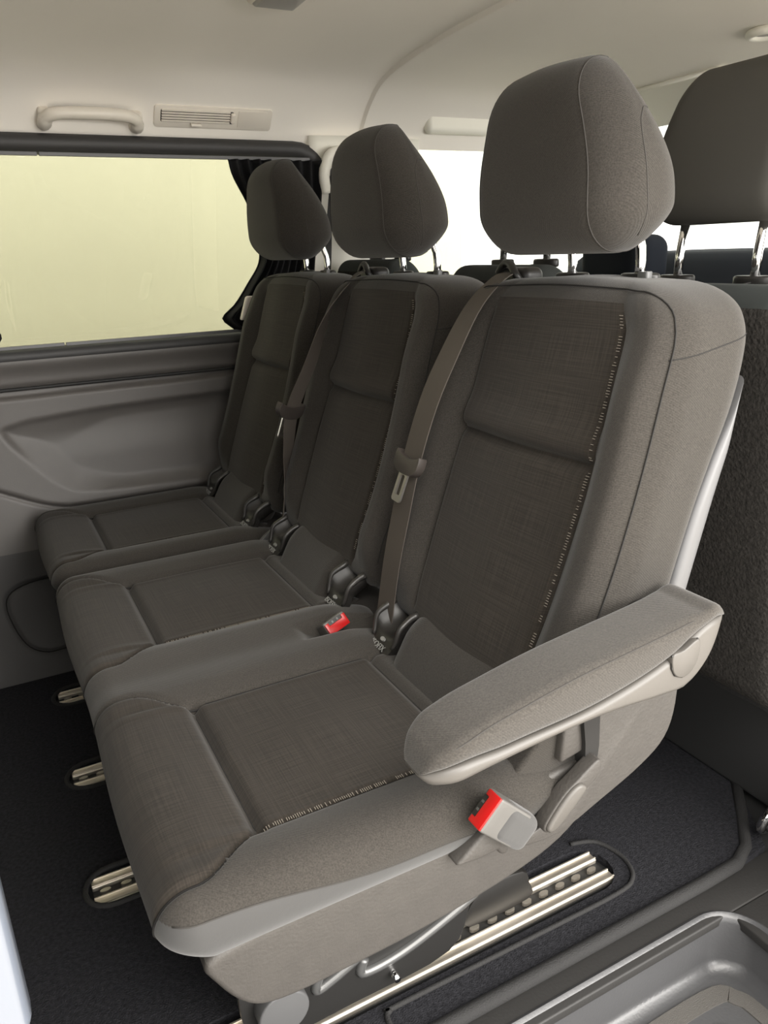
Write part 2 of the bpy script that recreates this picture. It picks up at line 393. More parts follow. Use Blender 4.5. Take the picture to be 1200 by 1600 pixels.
obj('belt_strip', *tube([(x, float(YW(0.712)) - 0.0005, 0.712) for x in np.linspace(-1.6, 1.05, 20)], 0.0045, 6), 'rubber', wl)

# window surround, swept rounded frame around the opening
def side_frame(x0, x1, z0, z1, r, wid, name, material, dep=0.03, inner=True):
    o = rrect(x0, x1, z0, z1, r, 8); c = ((x0 + x1) / 2, (z0 + z1) / 2); n = len(o); V = []; F = []
    sec = [(0.0, 0.045), (0.0, 0.006), (0.006, 0.0), (wid * 0.5, -dep * 0.25), (wid - 0.006, 0.002), (wid, 0.008), (wid, 0.045)]
    for i, p in enumerate(o):
        a = np.array(o[i - 1]); b = np.array(o[(i + 1) % n]); t = (b - a) / max(1e-9, np.linalg.norm(b - a)); nn = np.array([t[1], -t[0]])
        for w, d in sec:
            q = np.array(p) + nn * w; V.append((q[0], float(YW(min(q[1], 1.28))) - 0.008 + d, q[1]))
    m = len(sec)
    for i in range(n):
        for j in range(m - 1): F.append((i * m + j, i * m + j + 1, ((i + 1) % n) * m + j + 1, ((i + 1) % n) * m + j))
    return V, F
w1 = empty('window_1', (0.2, 2.06, 0.8)); tag(w1, kind='structure')
fix_normals(obj('window_frame', *side_frame(-1.35, 0.885, 0.806, 1.232, 0.085, 0.039, '', ''), 'frame_black', w1, loc=(-0.2, -2.06, -0.8)))
obj('pane', *sheet(2, 14, lambda u, v: (-1.37 + 2.28 * u, float(YW(0.79 + 0.47 * v)) + 0.03, 0.79 + 0.47 * v), (0, 0.005, 0)), 'tinted_glass', w1, loc=(-0.2, -2.06, -0.8))
# curtain tracks on the window (slim metal strips, each in two lengths)
for nm, z, lab in (('curtain_rail', 1.2285, 'slim grey metal curtain rail along the top of the side window'), ('curtain_rail', 0.812, 'slim grey metal curtain rail along the bottom of the side window')):
    y = float(YW(z)) - 0.014
    r0 = empty(nm, (0.2, y, z)); tag(r0, lab, 'curtain rail', 'curtain rails on the side window')
    for xa, xb in ((-1.2, 0.196), (0.200, 0.84)):
        obj('track', *prism([(xa - 0.2, -0.004), (xb - 0.2, -0.004), (xb - 0.2, 0.004), (xa - 0.2, 0.004)], -0.004, 0.005, 0.001), 'silver_plastic', r0, smooth=False)

# ---- curtains (black, gathered)
def curtain(edges, label, seedp):
    """edges: rows (z, x_left, x_right)"""
    zl = [e[0] for e in edges][::-1]; xl = curve(zl, [e[1] for e in edges][::-1]); xr = curve(zl, [e[2] for e in edges][::-1])
    z0, z1 = zl[0], zl[-1]
    def fn(u, v):
        z = z0 + (z1 - z0) * v; a, b = float(xl(z)), float(xr(z)); w = b - a
        y = float(YW(min(z, 1.28))) - 0.024 + min(0.012, 0.09 * w) * math.sin(u * 2 * math.pi * 9 + seedp + 0.6 * math.sin(v * 5)) + 0.004 * math.sin(u * 47 + v * 3)
        return (a + w * u, y, z)
    V, F = sheet(110, 40, fn, (0, 0.0015, 0))
    root = empty('curtain', (float(xr(z0)), 2.05, z0)); off = (-float(xr(z0)), -2.05, -z0)
    obj('cloth', V, F, 'curtain_cloth', root, loc=off); tag(root, label, 'curtain', 'black curtains on the side window')
    return root, off
c1, off = curtain([(1.225, 0.622, 0.87), (1.20, 0.628, 0.87), (1.12, 0.672, 0.87), (1.04, 0.698, 0.865), (0.985, 0.702, 0.86), (0.93, 0.668, 0.86), (0.88, 0.630, 0.86), (0.845, 0.594, 0.86), (0.815, 0.625, 0.86)], 'black pleated curtain gathered behind the farthest headrest', 0.3)
obj('tie_band', *tube([(0.69, 2.022, 1.115), (0.71, 2.012, 1.06), (0.73, 2.005, 1.02), (0.78, 2.01, 1.01)], [0.004, 0.006, 0.006, 0.004], 8), 'curtain_cloth', c1, loc=off)
c2, off2 = curtain([(1.225, -0.28, 0.03), (1.10, -0.30, -0.05), (0.98, -0.32, -0.10), (0.90, -0.31, -0.02), (0.84, -0.30, 0.062), (0.815, -0.30, 0.045)], 'black pleated curtain at the left end of the window, only its tip in view', 1.2)

# ---- B pillar, front door, front window, windscreen
bp = obj('trim_1', *sheet(16, 30, lambda u, v: (0.845 + 0.32 * u, float(YW(min(1.28, 0.55 + 0.735 * v))) - 0.004 - 0.016 * math.sin(math.pi * u), 0.55 + 0.735 * v), (0, 0.03, 0)), 'header_trim'); tag(bp, kind='structure')
fd = obj('door_1', *sheet(20, 20, lambda u, v: (1.10 + 0.95 * u, float(YW(0.20 + 0.70 * v)) - 0.015, 0.20 + 0.70 * v), (0, 0.05, 0)), 'panel_plastic'); tag(fd, kind='structure')
obj('door_panel_front', *sheet(20, 6, lambda u, v: (1.15 + 0.9 * u, 2.02 - 0.025 * math.sin(math.pi * v), 0.72 + 0.12 * v), (0, 0.03, 0)), 'panel_lower', fd)
w3 = empty('window_2', (1.5, 2.05, 0.9)); tag(w3, kind='structure')
obj('pane', *sheet(2, 10, lambda u, v: (1.12 + 0.95 * u, float(YW(0.88 + 0.42 * v)) + 0.03, 0.88 + 0.42 * v), (0, 0.004, 0)), 'clear_glass', w3, loc=(-1.5, -2.05, -0.9))
ap = obj('trim_2', *tube([(1.50, 1.935, 1.37), (1.68, 1.965, 1.23), (1.88, 2.0, 1.06), (2.05, 2.03, 0.92)], [0.045, 0.04, 0.04, 0.05], 12), 'header_trim'); tag(ap, kind='structure')
ws = empty('window_3', (2.0, 1.2, 1.0)); tag(ws, kind='structure')
obj('pane', *sheet(12, 8, lambda u, v: (1.78 + 0.52 * v + 0.10 * math.sin(math.pi * u) * 0.8, 0.42 + 1.55 * u, 1.395 - 0.42 * v), (0.004, 0, 0.004)), 'clear_glass', ws, loc=(-2.0, -1.2, -1.0))
dash = obj('dashboard', *sheet(30, 24, lambda u, v: (1.62 + 0.72 * v, 0.45 + 1.58 * u, 0.84 + 0.13 * float(ss(0, 0.3, v)) - 0.0 * u), (0.0, 0, -0.06)), 'dash')
tag(dash, 'dark blue-grey dashboard under the windscreen', 'dashboard')
obj('lower_fascia', *sheet(20, 8, lambda u, v: (1.62 - 0.05 * math.sin(math.pi * v), 0.45 + 1.58 * u, 0.30 + 0.56 * v), (0.03, 0, 0)), 'dash', dash)
V, F = rbox((0.06, 0.125, 0.065), 0.04, (6, 10, 3)); V = V + np.array((1.66, 1.70, 0.955)); obj('instrument_hood', V, F, 'dash', dash)
V, F = rbox((0.05, 0.17, 0.06), 0.04, (4, 10, 3)); V = V + np.array((1.66, 0.72, 0.90)); obj('glovebox_lid', V, F, 'dash', dash)
fw = obj('front_bulkhead', *prism([(0.42, -0.06), (2.0, -0.06), (2.0, 0.97), (0.42, 0.97)], 2.25, 2.30, 0, axis='x'), 'dash', smooth=False); tag(fw, kind='structure')

# ---- near side of the body: rear of the door opening, B pillar and front door (mostly outside the frame)
jx = -0.034
jamb = obj('wall_right', *merge(prism(rrect(-1.7, jx, 0.642, 1.42, 0.006, 3), 0.330, 0.350, 0.006, 3)), 'paint', angle=40); tag(jamb, kind='structure')
obj('lower_sill', *sheet(2, 6, lambda u, v: (-1.7 + (jx - 0.003 + 1.7) * u, 0.334 + 0.09 * v, 0.646 - 0.66 * v), (0, 0.012, 0)), 'paint', jamb)
fr = obj('door_2', *prism([(1.05, -0.1), (2.1, -0.1), (2.1, 0.88), (1.05, 0.88)], 0.38, 0.43, 0.01), 'panel_plastic', angle=40); tag(fr, kind='structure')
obj('pillar_trim', *prism([(1.05, 0.88), (1.25, 0.88), (1.25, 1.36), (1.05, 1.36)], 0.40, 0.45, 0.01), 'header_trim', fr, angle=40)
rw = obj('wall_rear', *merge(prism([(0.38, -0.06), (2.02, -0.06), (2.02, 0.80), (0.38, 0.80)], -1.66, -1.62, 0, axis='x'), prism([(0.38, 1.15), (2.02, 1.15), (2.02, 1.45), (0.38, 1.45)], -1.66, -1.62, 0, axis='x')), 'panel_lower', smooth=False); tag(rw, kind='structure')

w4 = empty('window_4', (-1.64, 1.2, 0.8)); tag(w4, kind='structure')
obj('pane', *prism([(0.40, 0.78), (2.0, 0.78), (2.0, 1.17), (0.40, 1.17)], -1.645, -1.640, 0, axis='x'), 'dark_glass', w4, loc=(1.64, -1.2, -0.8), smooth=False)
# ---- showroom outside: a pale wall and the ground
sw_ = obj('showroom_wall', *prism([(-5.0, -0.5), (2.30, -0.5), (2.30, 3.6), (-5.0, 3.6)], 3.5, 3.6, 0), 'wall_paint', smooth=False); tag(sw_, kind='structure')
gd = obj('ground', *prism([(-8, -8), (8, -8), (8, 8), (-8, 8)], -0.52, -0.47, 0, axis='z'), 'ground_tile', smooth=False); tag(gd, kind='structure')

# ================================================================== RAILS
def make_rail(x0, x1):
    root = empty('seat_rail', (0, 0, -0.016))
    def strip(y0, y1, z0, z1, m, name, bev=0.0015):
        return obj(name, *prism([(x0, y0), (x1, y0), (x1, y1), (x0, y1)], z0 + 0.016, z1 + 0.016, bev, 2, axis='z'), m, root, smooth=False)
    strip(-0.034, 0.034, -0.0155, -0.011, 'rubber', 'channel', 0)
    for s in (-1, 1):
        strip(s * 0.0225 - 0.0105, s * 0.0225 + 0.0105, -0.011, -0.002, 'aluminium', 'flange')
        strip(s * 0.0150 - 0.0016, s * 0.0150 + 0.0016, -0.002, 0.0005, 'aluminium', 'ridge', 0.0006)
        strip(s * 0.0300 - 0.0016, s * 0.0300 + 0.0016, -0.002, 0.0005, 'aluminium', 'ridge', 0.0006)
    x = x0 + 0.02
    while x < x1 - 0.02:
        c = [(x + 0.009 * math.cos(a), 0.0 + 0.0045 * math.sin(a)) for a in np.linspace(0, 2 * math.pi, 11)[:-1]]
        obj('detent', *prism(c, 0.007, 0.0135, 0, axis='z'), 'aluminium', root, smooth=False)
        x += 0.034
    return root
lab = ['aluminium floor rail nearest the step, under the nearest seat', 'aluminium floor rail end showing beside the nearest seat cushion', 'aluminium floor rail end showing in front of the middle seat', 'aluminium floor rail end farthest from the step']
for i, (y, x0, x1, hw) in enumerate(SLOTS):
    r = make_rail(x0 + 0.012, x1 - 0.012); r.location = (0, y, -0.016)
    tag(r, lab[i], 'floor rail', 'floor rails for the seats')

# ================================================================== THE BENCH
YC = [0.808, 1.293, 1.778]
BX = 0.40
DBL = empty('bench_seat', (BX, 1.05, 0.0)); tag(DBL, 'dark grey fabric double bench seat with armrest, the two seats nearest the step', 'bench seat')
SGL = empty('bench_seat', (BX, 1.778, 0.0)); tag(SGL, 'dark grey fabric single bench seat beside the far window', 'bench seat')
def place(parent, i): return (-BX, YC[i] - parent.location.y, 0)
SEATS = [(DBL, 0), (DBL, 1), (SGL, 2)]

# ---- backrest
XF = curve([0.44, 0.50, 0.56, 0.62, 0.70, 0.75, 0.85, 0.93, 0.955], [0.520, 0.535, 0.560, 0.583, 0.609, 0.624, 0.652, 0.675, 0.682])
XB = curve([0.44, 0.50, 0.61, 0.71, 0.76, 0.81, 0.87, 0.91, 0.955], [0.662, 0.672, 0.695, 0.725, 0.747, 0.772, 0.791, 0.796, 0.796])
XBO = curve([0.44, 0.50, 0.61, 0.71, 0.81, 0.86], [0.690, 0.698, 0.718, 0.744, 0.777, 0.790])
bh = (0.055, 0.226, 0.2575); br = 0.034; ZC = 0.6975
WID = curve([0.44, 0.52, 0.66, 0.80, 0.90, 0.955], [0.93, 0.97, 1.0, 0.985, 0.955, 0.93])
def back_def(P):
    x, y, zz = P[:, 0], P[:, 1], P[:, 2]; z = ZC + zz
    u = (x + bh[0]) / (2 * bh[0])
    d = np.maximum(0, z - (ZC + bh[2] - 0.07)); R = 0.07; sh = R - np.sqrt(np.maximum(1e-9, R * R - np.minimum(d, R * 0.985) ** 2))
    w = (bh[1] - sh) / bh[1] * WID(z); Y = y * w
    wf = ss(0.55, 0.05, u) if False else 1 - ss(0.05, 0.55, u)
    ay = np.abs(y)
    rel = -0.026 * ss(0.135, 0.180, ay) * (1 - ss(0.195, 0.232, ay)) * ss(0.46, 0.55, z) * (1 - 0.55 * ss(0.82, 0.95, z))
    rel = rel + 0.006 * gauss(ay - 0.140, 0.004) * ss(0.47, 0.49, z) * (1 - ss(0.90, 0.93, z))
    ins = 1 - ss(0.132, 0.146, ay)
    rel = rel + ins * (0.011 * gauss(z - 0.748, 0.008) - 0.008 * gauss(z - 0.772, 0.022) - 0.006 * np.sin(np.clip((z - 0.5) / 0.24, 0, 1) * math.pi))
    rel = rel - 0.008 * ins * gauss(y, 0.10)
    X = (1 - u) * XF(z) + u * XB(z) + rel * wf
    # crown of the top
    Z = z + 0.006 * gauss(y, 0.16) * ss(0.90, 0.95, z)
    return np.stack([X, Y, Z], 1)
V0, F0 = rbox(bh, br, (10, 96, 110), 5)
def back_cls(c):
    front = (c[:, 0] < -bh[0] + 0.012) & (np.abs(c[:, 1]) < 0.140) & (c[:, 2] + ZC > 0.47) & (c[:, 2] + ZC < 0.930)
    k = np.zeros(len(c), int); k[front & (c[:, 2] + ZC < 0.748)] = 1; k[front & (c[:, 2] + ZC >= 0.748)] = 2
    return k
D0 = back_def(V0)
GB = split(V0, F0, back_cls)
UVB = np.stack([V0[:, 1], V0[:, 2]], 1)
def sub(G, D, UV, k, name, m, parent, loc=(0, 0, 0)):
    used, fs = G[k]; return obj(name, D[used], fs, m, parent, loc, uv=UV[used])
backs = []
b0 = sub(GB, D0, UVB, 0, 'backrest', 'cloth', DBL, place(DBL, 0))
sub(GB, D0, UVB, 1, 'lower_insert', 'cloth_insert', b0); sub(GB, D0, UVB, 2, 'upper_insert', 'cloth_insert', b0)
# piping round the front edge and side seam
e = br * 0.74
def edge_path():
    pts = []
    for z in np.linspace(-0.20, bh[2] - br, 30): pts.append((-(bh[0] - br) - e, -(bh[1] - br) - e, z))
    for a in np.linspace(0, 90, 7)[1:-1]: pts.append((-(bh[0] - br) - e, -(bh[1] - br) - e * math.cos(math.radians(a)), bh[2] - br + e * math.sin(math.radians(a))))
    for y in np.linspace(-(bh[1] - br), bh[1] - br, 36): pts.append((-(bh[0] - br) - e, y, bh[2] - br + e))
    for a in np.linspace(90, 0, 7)[1:-1]: pts.append((-(bh[0] - br) - e, (bh[1] - br) + e * math.cos(math.radians(a)), bh[2] - br + e * math.sin(math.radians(a))))
    for z in np.linspace(bh[2] - br, -0.20, 30): pts.append((-(bh[0] - br) - e, (bh[1] - br) + e, z))
    return back_def(np.array(pts))
obj('piping', *tube(edge_path(), 0.0010, 6), 'seam', b0)
side = back_def(np.array([(x, -(bh[1] - br) - math.sqrt(max(0, br * br - max(0, abs(x) - (bh[0] - br)) ** 2)), 0.178 + 0.22 * (x + bh[0])) for x in np.linspace(-(bh[0] - br) - e, bh[0] - br * 0.3, 24)]))
obj('side_seam', *tube(side, 0.0008, 5), 'seam', b0)
# decorative light stitching along the insert edge (kind stuff: countless tiny threads)
def stitches(pts, cross, n, w=0.0008, l=0.006):
    V = []; F = []
    for p, c in zip(pts, cross):
        p = Vector(p); c = Vector(c).normalized(); k = random.uniform(0.5, 1.0) * l
        for s0 in (0,):
            a = p - c * k * 0.5; b = p + c * k * 0.5; t = Vector(n); q = c.cross(t).normalized() * w * 0.5; i = len(V)
            V += [a - q, a + q, b + q, b - q, a - q + t * 0.0008, a + q + t * 0.0008, b + q + t * 0.0008, b - q + t * 0.0008]
            F += [(i + 4, i + 5, i + 6, i + 7), (i, i + 4, i + 7, i + 3), (i + 1, i + 2, i + 6, i + 5), (i, i + 1, i + 5, i + 4), (i + 2, i + 3, i + 7, i + 6)]
    return V, F
zz = [z for z in np.arange(0.50, 0.92, 0.0032) if random.random() < 0.72]
ps = back_def(np.array([(-bh[0], -0.1365, z - ZC) for z in zz])); 
so = obj('decorative_stitching', *stitches([(p[0] - 0.0014, p[1], p[2]) for p in ps], [(0, 1, 0)] * len(ps), (-1, 0, 0.3)), 'thread', b0, smooth=False); tag(so, kind='stuff')
# back shell
Vs, Fs = rbox((0.010, 0.220, 0.195), 0.008, (3, 24, 30), 3)
zq = 0.655 + Vs[:, 2]; uq = (Vs[:, 0] + 0.010) / 0.02
tap = 1 - ss(0.76, 0.85, zq)
Xs = XB(zq) - 0.006 + uq * (XBO(zq) - XB(zq) + 0.008) * tap
obj('back_shell', np.stack([Xs, Vs[:, 1] * WID(zq), zq], 1), Fs, 'silver_plastic', b0)
backs.append(b0)

# ---- headrest
hh = (0.060, 0.142, 0.104); hr = 0.052
def head_def(P):
    x, y, z = P[:, 0], P[:, 1], P[:, 2]; v = z / hh[2]
    wy = 1 - 0.34 * ss(-0.25, 1.25, v) - 0.07 * (1 - ss(-1.0, -0.45, v))
    back = 1 - 0.58 * ss(-0.55, 1.1, v)                                     # the rear leans forward to a thin top
    xx = np.where(x > 0, x * back * 1.08, x * (1 - 0.12 * ss(0, 1.1, v)))
    f = (1 - ss(-0.06, 0.03, x))
    X = 0.690 + xx - 0.018 * ss(-0.4, 1.0, v) + f * (-0.010 * gauss(v + 0.35, 0.6) + 0.10 * (y ** 2) / 0.145)
    Z = 1.093 + z - 0.012 * ss(0.0, 0.06, x) * ss(0.2, 1.0, v) + 0.012 * ss(0.0, 0.06, x) * (1 - ss(-1.0, -0.3, v)) + 0.004 * gauss(y, 0.09) * ss(0, 1, v)
    return np.stack([X, y * wy, Z], 1)
Vh, Fh = rbox(hh, hr, (10, 24, 18), 8)
hd0 = obj('headrest', head_def(Vh), Fh, 'cloth', DBL, place(DBL, 0))
def head_section(y):
    d = abs(y) - (hh[1] - hr); rad = math.sqrt(max(1e-6, hr * hr - max(d, 0) ** 2)); out = []; xin, zin = hh[0] - hr, hh[2] - hr
    for (cx, cz, a0, a1) in ((xin, zin, 80, 90), (-xin, zin, 90, 180), (-xin, -zin, 180, 270), (xin, -zin, 270, 290)):
        for a in np.linspace(a0, a1, 10): out.append((cx + rad * math.cos(math.radians(a)), y, cz + rad * math.sin(math.radians(a))))
        if a1 == 180: out += [(-xin - rad, y, zz_) for zz_ in np.linspace(zin, -zin, 14)[1:-1]]
    return out
for s in (-1, 1):      # seams where front panel meets the side panels
    obj('seam', *tube(head_def(np.array(head_section(s * (hh[1] - hr + hr * 0.25)))), 0.0009, 6), 'soft_seam', hd0)
    yb2 = s * (hh[1] - 0.0002)
    arc = smooth_outline([(-0.004, -0.085), (-0.012, -0.04), (-0.014, 0.0), (-0.008, 0.03), (0.008, 0.045), (0.026, 0.047)], 6, closed=False)
    def on_side(x, z):      # pull a point on to the rounded side of the block
        qx = max(-(hh[0] - hr), min(hh[0] - hr, x)); qz = max(-(hh[2] - hr), min(hh[2] - hr, z)); d2 = (x - qx) ** 2 + (z - qz) ** 2
        return (x, s * (hh[1] - hr + math.sqrt(max(1e-9, hr * hr - d2))), z)
    obj('side_seam', *tube(head_def(np.array([on_side(*p) for p in arc])), 0.0008, 5), 'soft_seam', hd0)
POST_Y = 0.063
for s in (-1, 1):
    y = s * POST_Y
    po = obj('headrest_post', *tube([(0.757, y, 0.93), (0.757, y, 0.975), (0.755, y, 0.995), (0.745, y, 1.02), (0.728, y, 1.05)], 0.0066, 14), 'chrome', DBL, place(DBL, 0))
    o = [(0.757 + 0.016 * math.cos(a), y + 0.030 * math.sin(a)) for a in np.linspace(0, 2 * math.pi, 25)[:-1]]
    gr = obj('post_guide', *prism(o, 0.945, 0.9635, 0.004, 3, axis='z'), 'black_plastic', DBL, place(DBL, 0), angle=50)
    if s < 0: obj('release_button', *prism(rrect(0.741, 0.752, y - 0.027, y - 0.010, 0.003, 3), 0.950, 0.966, 0.001, 2, axis='z'), 'grey_plastic', gr, angle=40)

# ---- roll between cushion and backrest
Vr, Fr = rbox((0.050, 0.122, 0.055), 0.040, (3, 20, 3), 8)
zr = Vr[:, 2]
roll0 = obj('lower_roll', np.stack([0.530 + Vr[:, 0] + zr * 0.55, Vr[:, 1], 0.430 + zr], 1), Fr, 'cloth', DBL, place(DBL, 0))

# copies of every backrest, headrest, post... for the other seats
proto = [o for o in DBL.children]
for par, i in SEATS[1:]:
    for o in proto: dup(o, par, place(par, i))

# ---- cushions
XC, ZCU = 0.305, 0.383
def cushion(parent, centers, y0, y1, near_skirt):
    hy = (y1 - y0) / 2; yc = (y0 + y1) / 2; h = (0.252, hy, 0.044); r = 0.040
    V, F = rbox(h, r, (140, int(hy * 420), 6), 22)
    def dist(yw): return np.min(np.abs(np.asarray(yw)[:, None] - np.array(centers)[None]), axis=1)
    def deff(P):
        X = XC + P[:, 0]; yw = yc + P[:, 1]; z = ZCU + P[:, 2]; ay = dist(yw)
        wt = ss(-0.2, 0.6, P[:, 2] / h[2])
        ins = 1 - ss(0.120, 0.185, ay)
        flare = 0.140 + 0.050 * (1 - ss(0.10, 0.18, X))
        rel = -0.015 * ins * ss(0.10, 0.20, X) - 0.008 * ins * (1 - ss(0.10, 0.20, X))
        rel = rel - 0.0065 * gauss(ay - flare, 0.0045) * (1 - ss(0.47, 0.50, X))
        inm = 1 - ss(0.138, 0.150, ay)
        rel = rel + inm * (-0.013 * gauss(X - 0.178, 0.0075) - 0.009 * gauss(X - 0.452, 0.007) + 0.006 * np.sin(np.clip((X - 0.19) / 0.25, 0, 1) * math.pi) * gauss(ay, 0.11) + 0.005 * gauss(X - 0.12, 0.05))
        for q in centers[:-1]:      # dip and belt-buckle pocket where two seats join
            m = q + 0.2425
            rel = rel - 0.006 * gauss(yw - m, 0.035)
            rel = rel - 0.030 * ss(0.36, 0.40, X) * (1 - ss(0.0, 1.0, ((X - 0.46) / 0.09) ** 2)) * (1 - ss(0.018, 0.030, np.abs(yw - m - 0.005)))
        rel = rel - 0.020 * ss(0.44, 0.55, X) * (1 - 0.7 * inm)
        # bulge of the front roll, and taper of the lower edge
        fr_ = 1 - ss(0.06, 0.14, X)
        X = X - 0.006 * fr_ * gauss(ay, 0.16) + 0.022 * fr_ * (1 - ss(-0.9, 0.1, P[:, 2] / h[2]))
        Yw = yw + np.sign(P[:, 1]) * 0
        side = ss(hy - 0.03, hy, np.abs(P[:, 1]))
        Yw = yw - np.sign(P[:, 1]) * side * 0.003 * (1 - ss(-0.9, 0.2, P[:, 2] / h[2]))
        return np.stack([X, Yw, z + rel * wt], 1)
    def cls(c):
        X = XC + c[:, 0]; yw = yc + c[:, 1]; ay = dist(yw); top = c[:, 2] > -0.02
        k = np.zeros(len(c), int)
        flare = 0.140 + 0.050 * (1 - ss(0.10, 0.18, X))
        k[top & (c[:, 2] > 0.02) & (ay < 0.140) & (X > 0.178) & (X < 0.452)] = 1
        k[(ay < flare) & (X <= 0.178) & (c[:, 2] > -0.03)] = 2
        if near_skirt:
            zl = curve([0.05, 0.10, 0.14, 0.29, 0.39, 0.45], [0.022, 0.022, 0.020, -0.001, -0.005, -0.012])(X)
            k[(c[:, 1] < -hy + r) & (c[:, 2] < zl) & (X < 0.45) & (k != 2)] = 3
        return k
    D = deff(V); G = split(V, F, cls); UV = np.stack([V[:, 1], V[:, 0] - V[:, 2]], 1)
    lo = (-BX, -parent.location.y, 0)
    cu = sub(G, D, UV, 0, 'seat_cushion', 'cloth', parent, lo)
    # split inserts per seat
    for kk, nm, mm in ((1, 'seat_insert', 'cloth_insert'), (2, 'front_insert', 'cloth_insert')):
        used, fs = G[kk]; Du = D[used]; cy = Du[fs][:, :, 1].mean(axis=1)
        for q in centers:
            sel = fs[np.abs(cy - q) < 0.24]; uu, inv = np.unique(sel, return_inverse=True)
            obj(nm, Du[uu], inv.reshape(sel.shape), mm, cu, uv=UV[used][uu])
    if 3 in G:
        zq_ = curve([0.05, 0.10, 0.14, 0.29, 0.39, 0.45], [0.022, 0.022, 0.020, -0.001, -0.005, -0.012]); pp = []
        for x in np.linspace(0.068, 0.45, 60):
            zz_ = float(zq_(x)); dz = max(0, zz_ - (h[2] - r)); dx = max(0, (XC - x) - (h[0] - r)); pp.append((x - XC, -(hy - r) - math.sqrt(max(1e-8, r * r - dz * dz - dx * dx)), zz_))
        obj('seam', *tube(deff(np.array(pp)), 0.0009, 6), 'soft_seam', cu)
    if 3 in G: sub(G, D, UV, 3, 'side_skirt', 'cloth_skirt', cu)
    for q in centers:
        for s in (-1, 1):
            X = np.concatenate([np.arange(0.185, 0.44, 0.0026)]); X = np.array([x for x in X if random.random() < 0.8])
            P = np.stack([X - XC, np.full(len(X), q + s * 0.137 - yc), np.full(len(X), h[2])], 1); S = deff(P)
            if s < 0:
                so = obj('decorative_stitching', *stitches([(p[0], p[1], p[2] + 0.0012) for p in S], [(0, 1, 0)] * len(S), (0, 0, 1), l=0.007), 'thread', cu, smooth=False); tag(so, kind='stuff')
            # dark seam line from the insert round the front roll
            ph = []
            for a in np.linspace(0.45, 0.10, 30): ph.append((a - XC, h[2]))
            for a in np.linspace(90, 200, 14):
                ph.append((-(h[0] - r) + r * math.cos(math.radians(a)), (h[2] - r) + r * math.sin(math.radians(a))))
            P = np.array([(x, q + s * float(0.140 + 0.050 * (1 - ss(0.10, 0.18, XC + x))) - yc, z) for x, z in ph]); S = deff(P)
            obj('seam', *tube([(p[0], p[1], p[2] + 0.0) for p in S], 0.0016, 6), 'seam', cu)
        for X in (0.178, 0.452):
            P = np.array([(X - XC, y, h[2]) for y in np.linspace(q - 0.138 - yc, q + 0.138 - yc, 20)]); obj('cross_seam', *tube(deff(P), 0.0012, 5), 'seam', cu)
    return cu, deff
cuD, defD = cushion(DBL, YC[:2], YC[0] - 0.226, YC[1] + 0.236, True)
cuS, defS = cushion(SGL, YC[2:], YC[2] - 0.230, YC[2] + 0.226, False)

# ---- plastic base shell under each cushion
SHELL = smooth_outline([(0.092, 0.348), (0.100, 0.315), (0.128, 0.272), (0.165, 0.257), (0.24, 0.256), (0.33, 0.260), (0.44, 0.274), (0.52, 0.294), (0.57, 0.325), (0.60, 0.36), (0.59, 0.40), (0.50, 0.402), (0.30, 0.375), (0.15, 0.362)], 4)
for par, ya, yb in ((DBL, YC[0] - 0.216, YC[1] + 0.225), (SGL, YC[2] - 0.222, YC[2] + 0.215)):
    obj('base_shell', *prism([(p[0] - BX, p[1]) for p in SHELL], ya - par.location.y, yb - par.location.y, 0.012, 4), 'shell_plastic', par, angle=60)
# side cover behind the cushion at the step side
COVER = smooth_outline([(0.548, 0.520), (0.552, 0.47), (0.568, 0.425), (0.572, 0.392), (0.552, 0.368), (0.50, 0.345), (0.455, 0.332), (0.52, 0.322), (0.59, 0.345), (0.655, 0.372), (0.692, 0.400), (0.706, 0.445), (0.705, 0.52), (0.70, 0.57), (0.62, 0.575)], 4)
obj('side_cover', *prism([(p[0] - BX, p[1]) for p in COVER], 0.583 - 1.05, 0.66 - 1.05, 0.012, 4), 'shell_plastic', DBL, angle=60)
obj('recliner_boss', *prism([(p[0] - BX, p[1]) for p in smooth_outline([(0.46, 0.40), (0.50, 0.45), (0.535, 0.50), (0.575, 0.50), (0.575, 0.43), (0.55, 0.36), (0.50, 0.35)], 4)], 0.60 - 1.05, 0.66 - 1.05, 0.006, 3), 'cloth', DBL, angle=60)
obj('dark_recess', *prism([(a - BX, b) for a, b in ((0.545, 0.52), (0.575, 0.52), (0.578, 0.43), (0.574, 0.388), (0.558, 0.40), (0.556, 0.44))], 0.5815 - 1.05, 0.60 - 1.05, 0, 2), 'seam', DBL, smooth=False)  # black strip: shade of the gap between cover and post, put in as colour
obj('support_post', *prism([(a - BX, b) for a, b in ((0.532, 0.50), (0.553, 0.50), (0.562, 0.425), (0.525, 0.418))], 0.588 - 1.05, 0.61 - 1.05, 0.004, 2), 'shell_plastic', DBL, angle=50)
# recliner lever
LEV = smooth_outline([(0.487, 0.352), (0.488, 0.364), (0.512, 0.392), (0.532, 0.405), (0.552, 0.418), (0.566, 0.424), (0.569, 0.410), (0.560, 0.396), (0.540, 0.384), (0.515, 0.360), (0.498, 0.350)], 4)
lev = obj('recliner_lever', *prism([(p[0] - BX, p[1]) for p in LEV], 0.566 - 1.05, 0.586 - 1.05, 0.006, 3), 'shell_plastic', DBL, angle=60)
LEV2 = smooth_outline([(0.489, 0.354), (0.490, 0.364), (0.512, 0.390), (0.530, 0.402), (0.541, 0.400), (0.543, 0.390), (0.515, 0.363), (0.498, 0.352)], 4)
obj('lever_cap', *prism([(p[0] - BX, p[1]) for p in LEV2], 0.561 - 1.05, 0.570 - 1.05, 0.004, 3), 'trim_plastic', lev, angle=60)

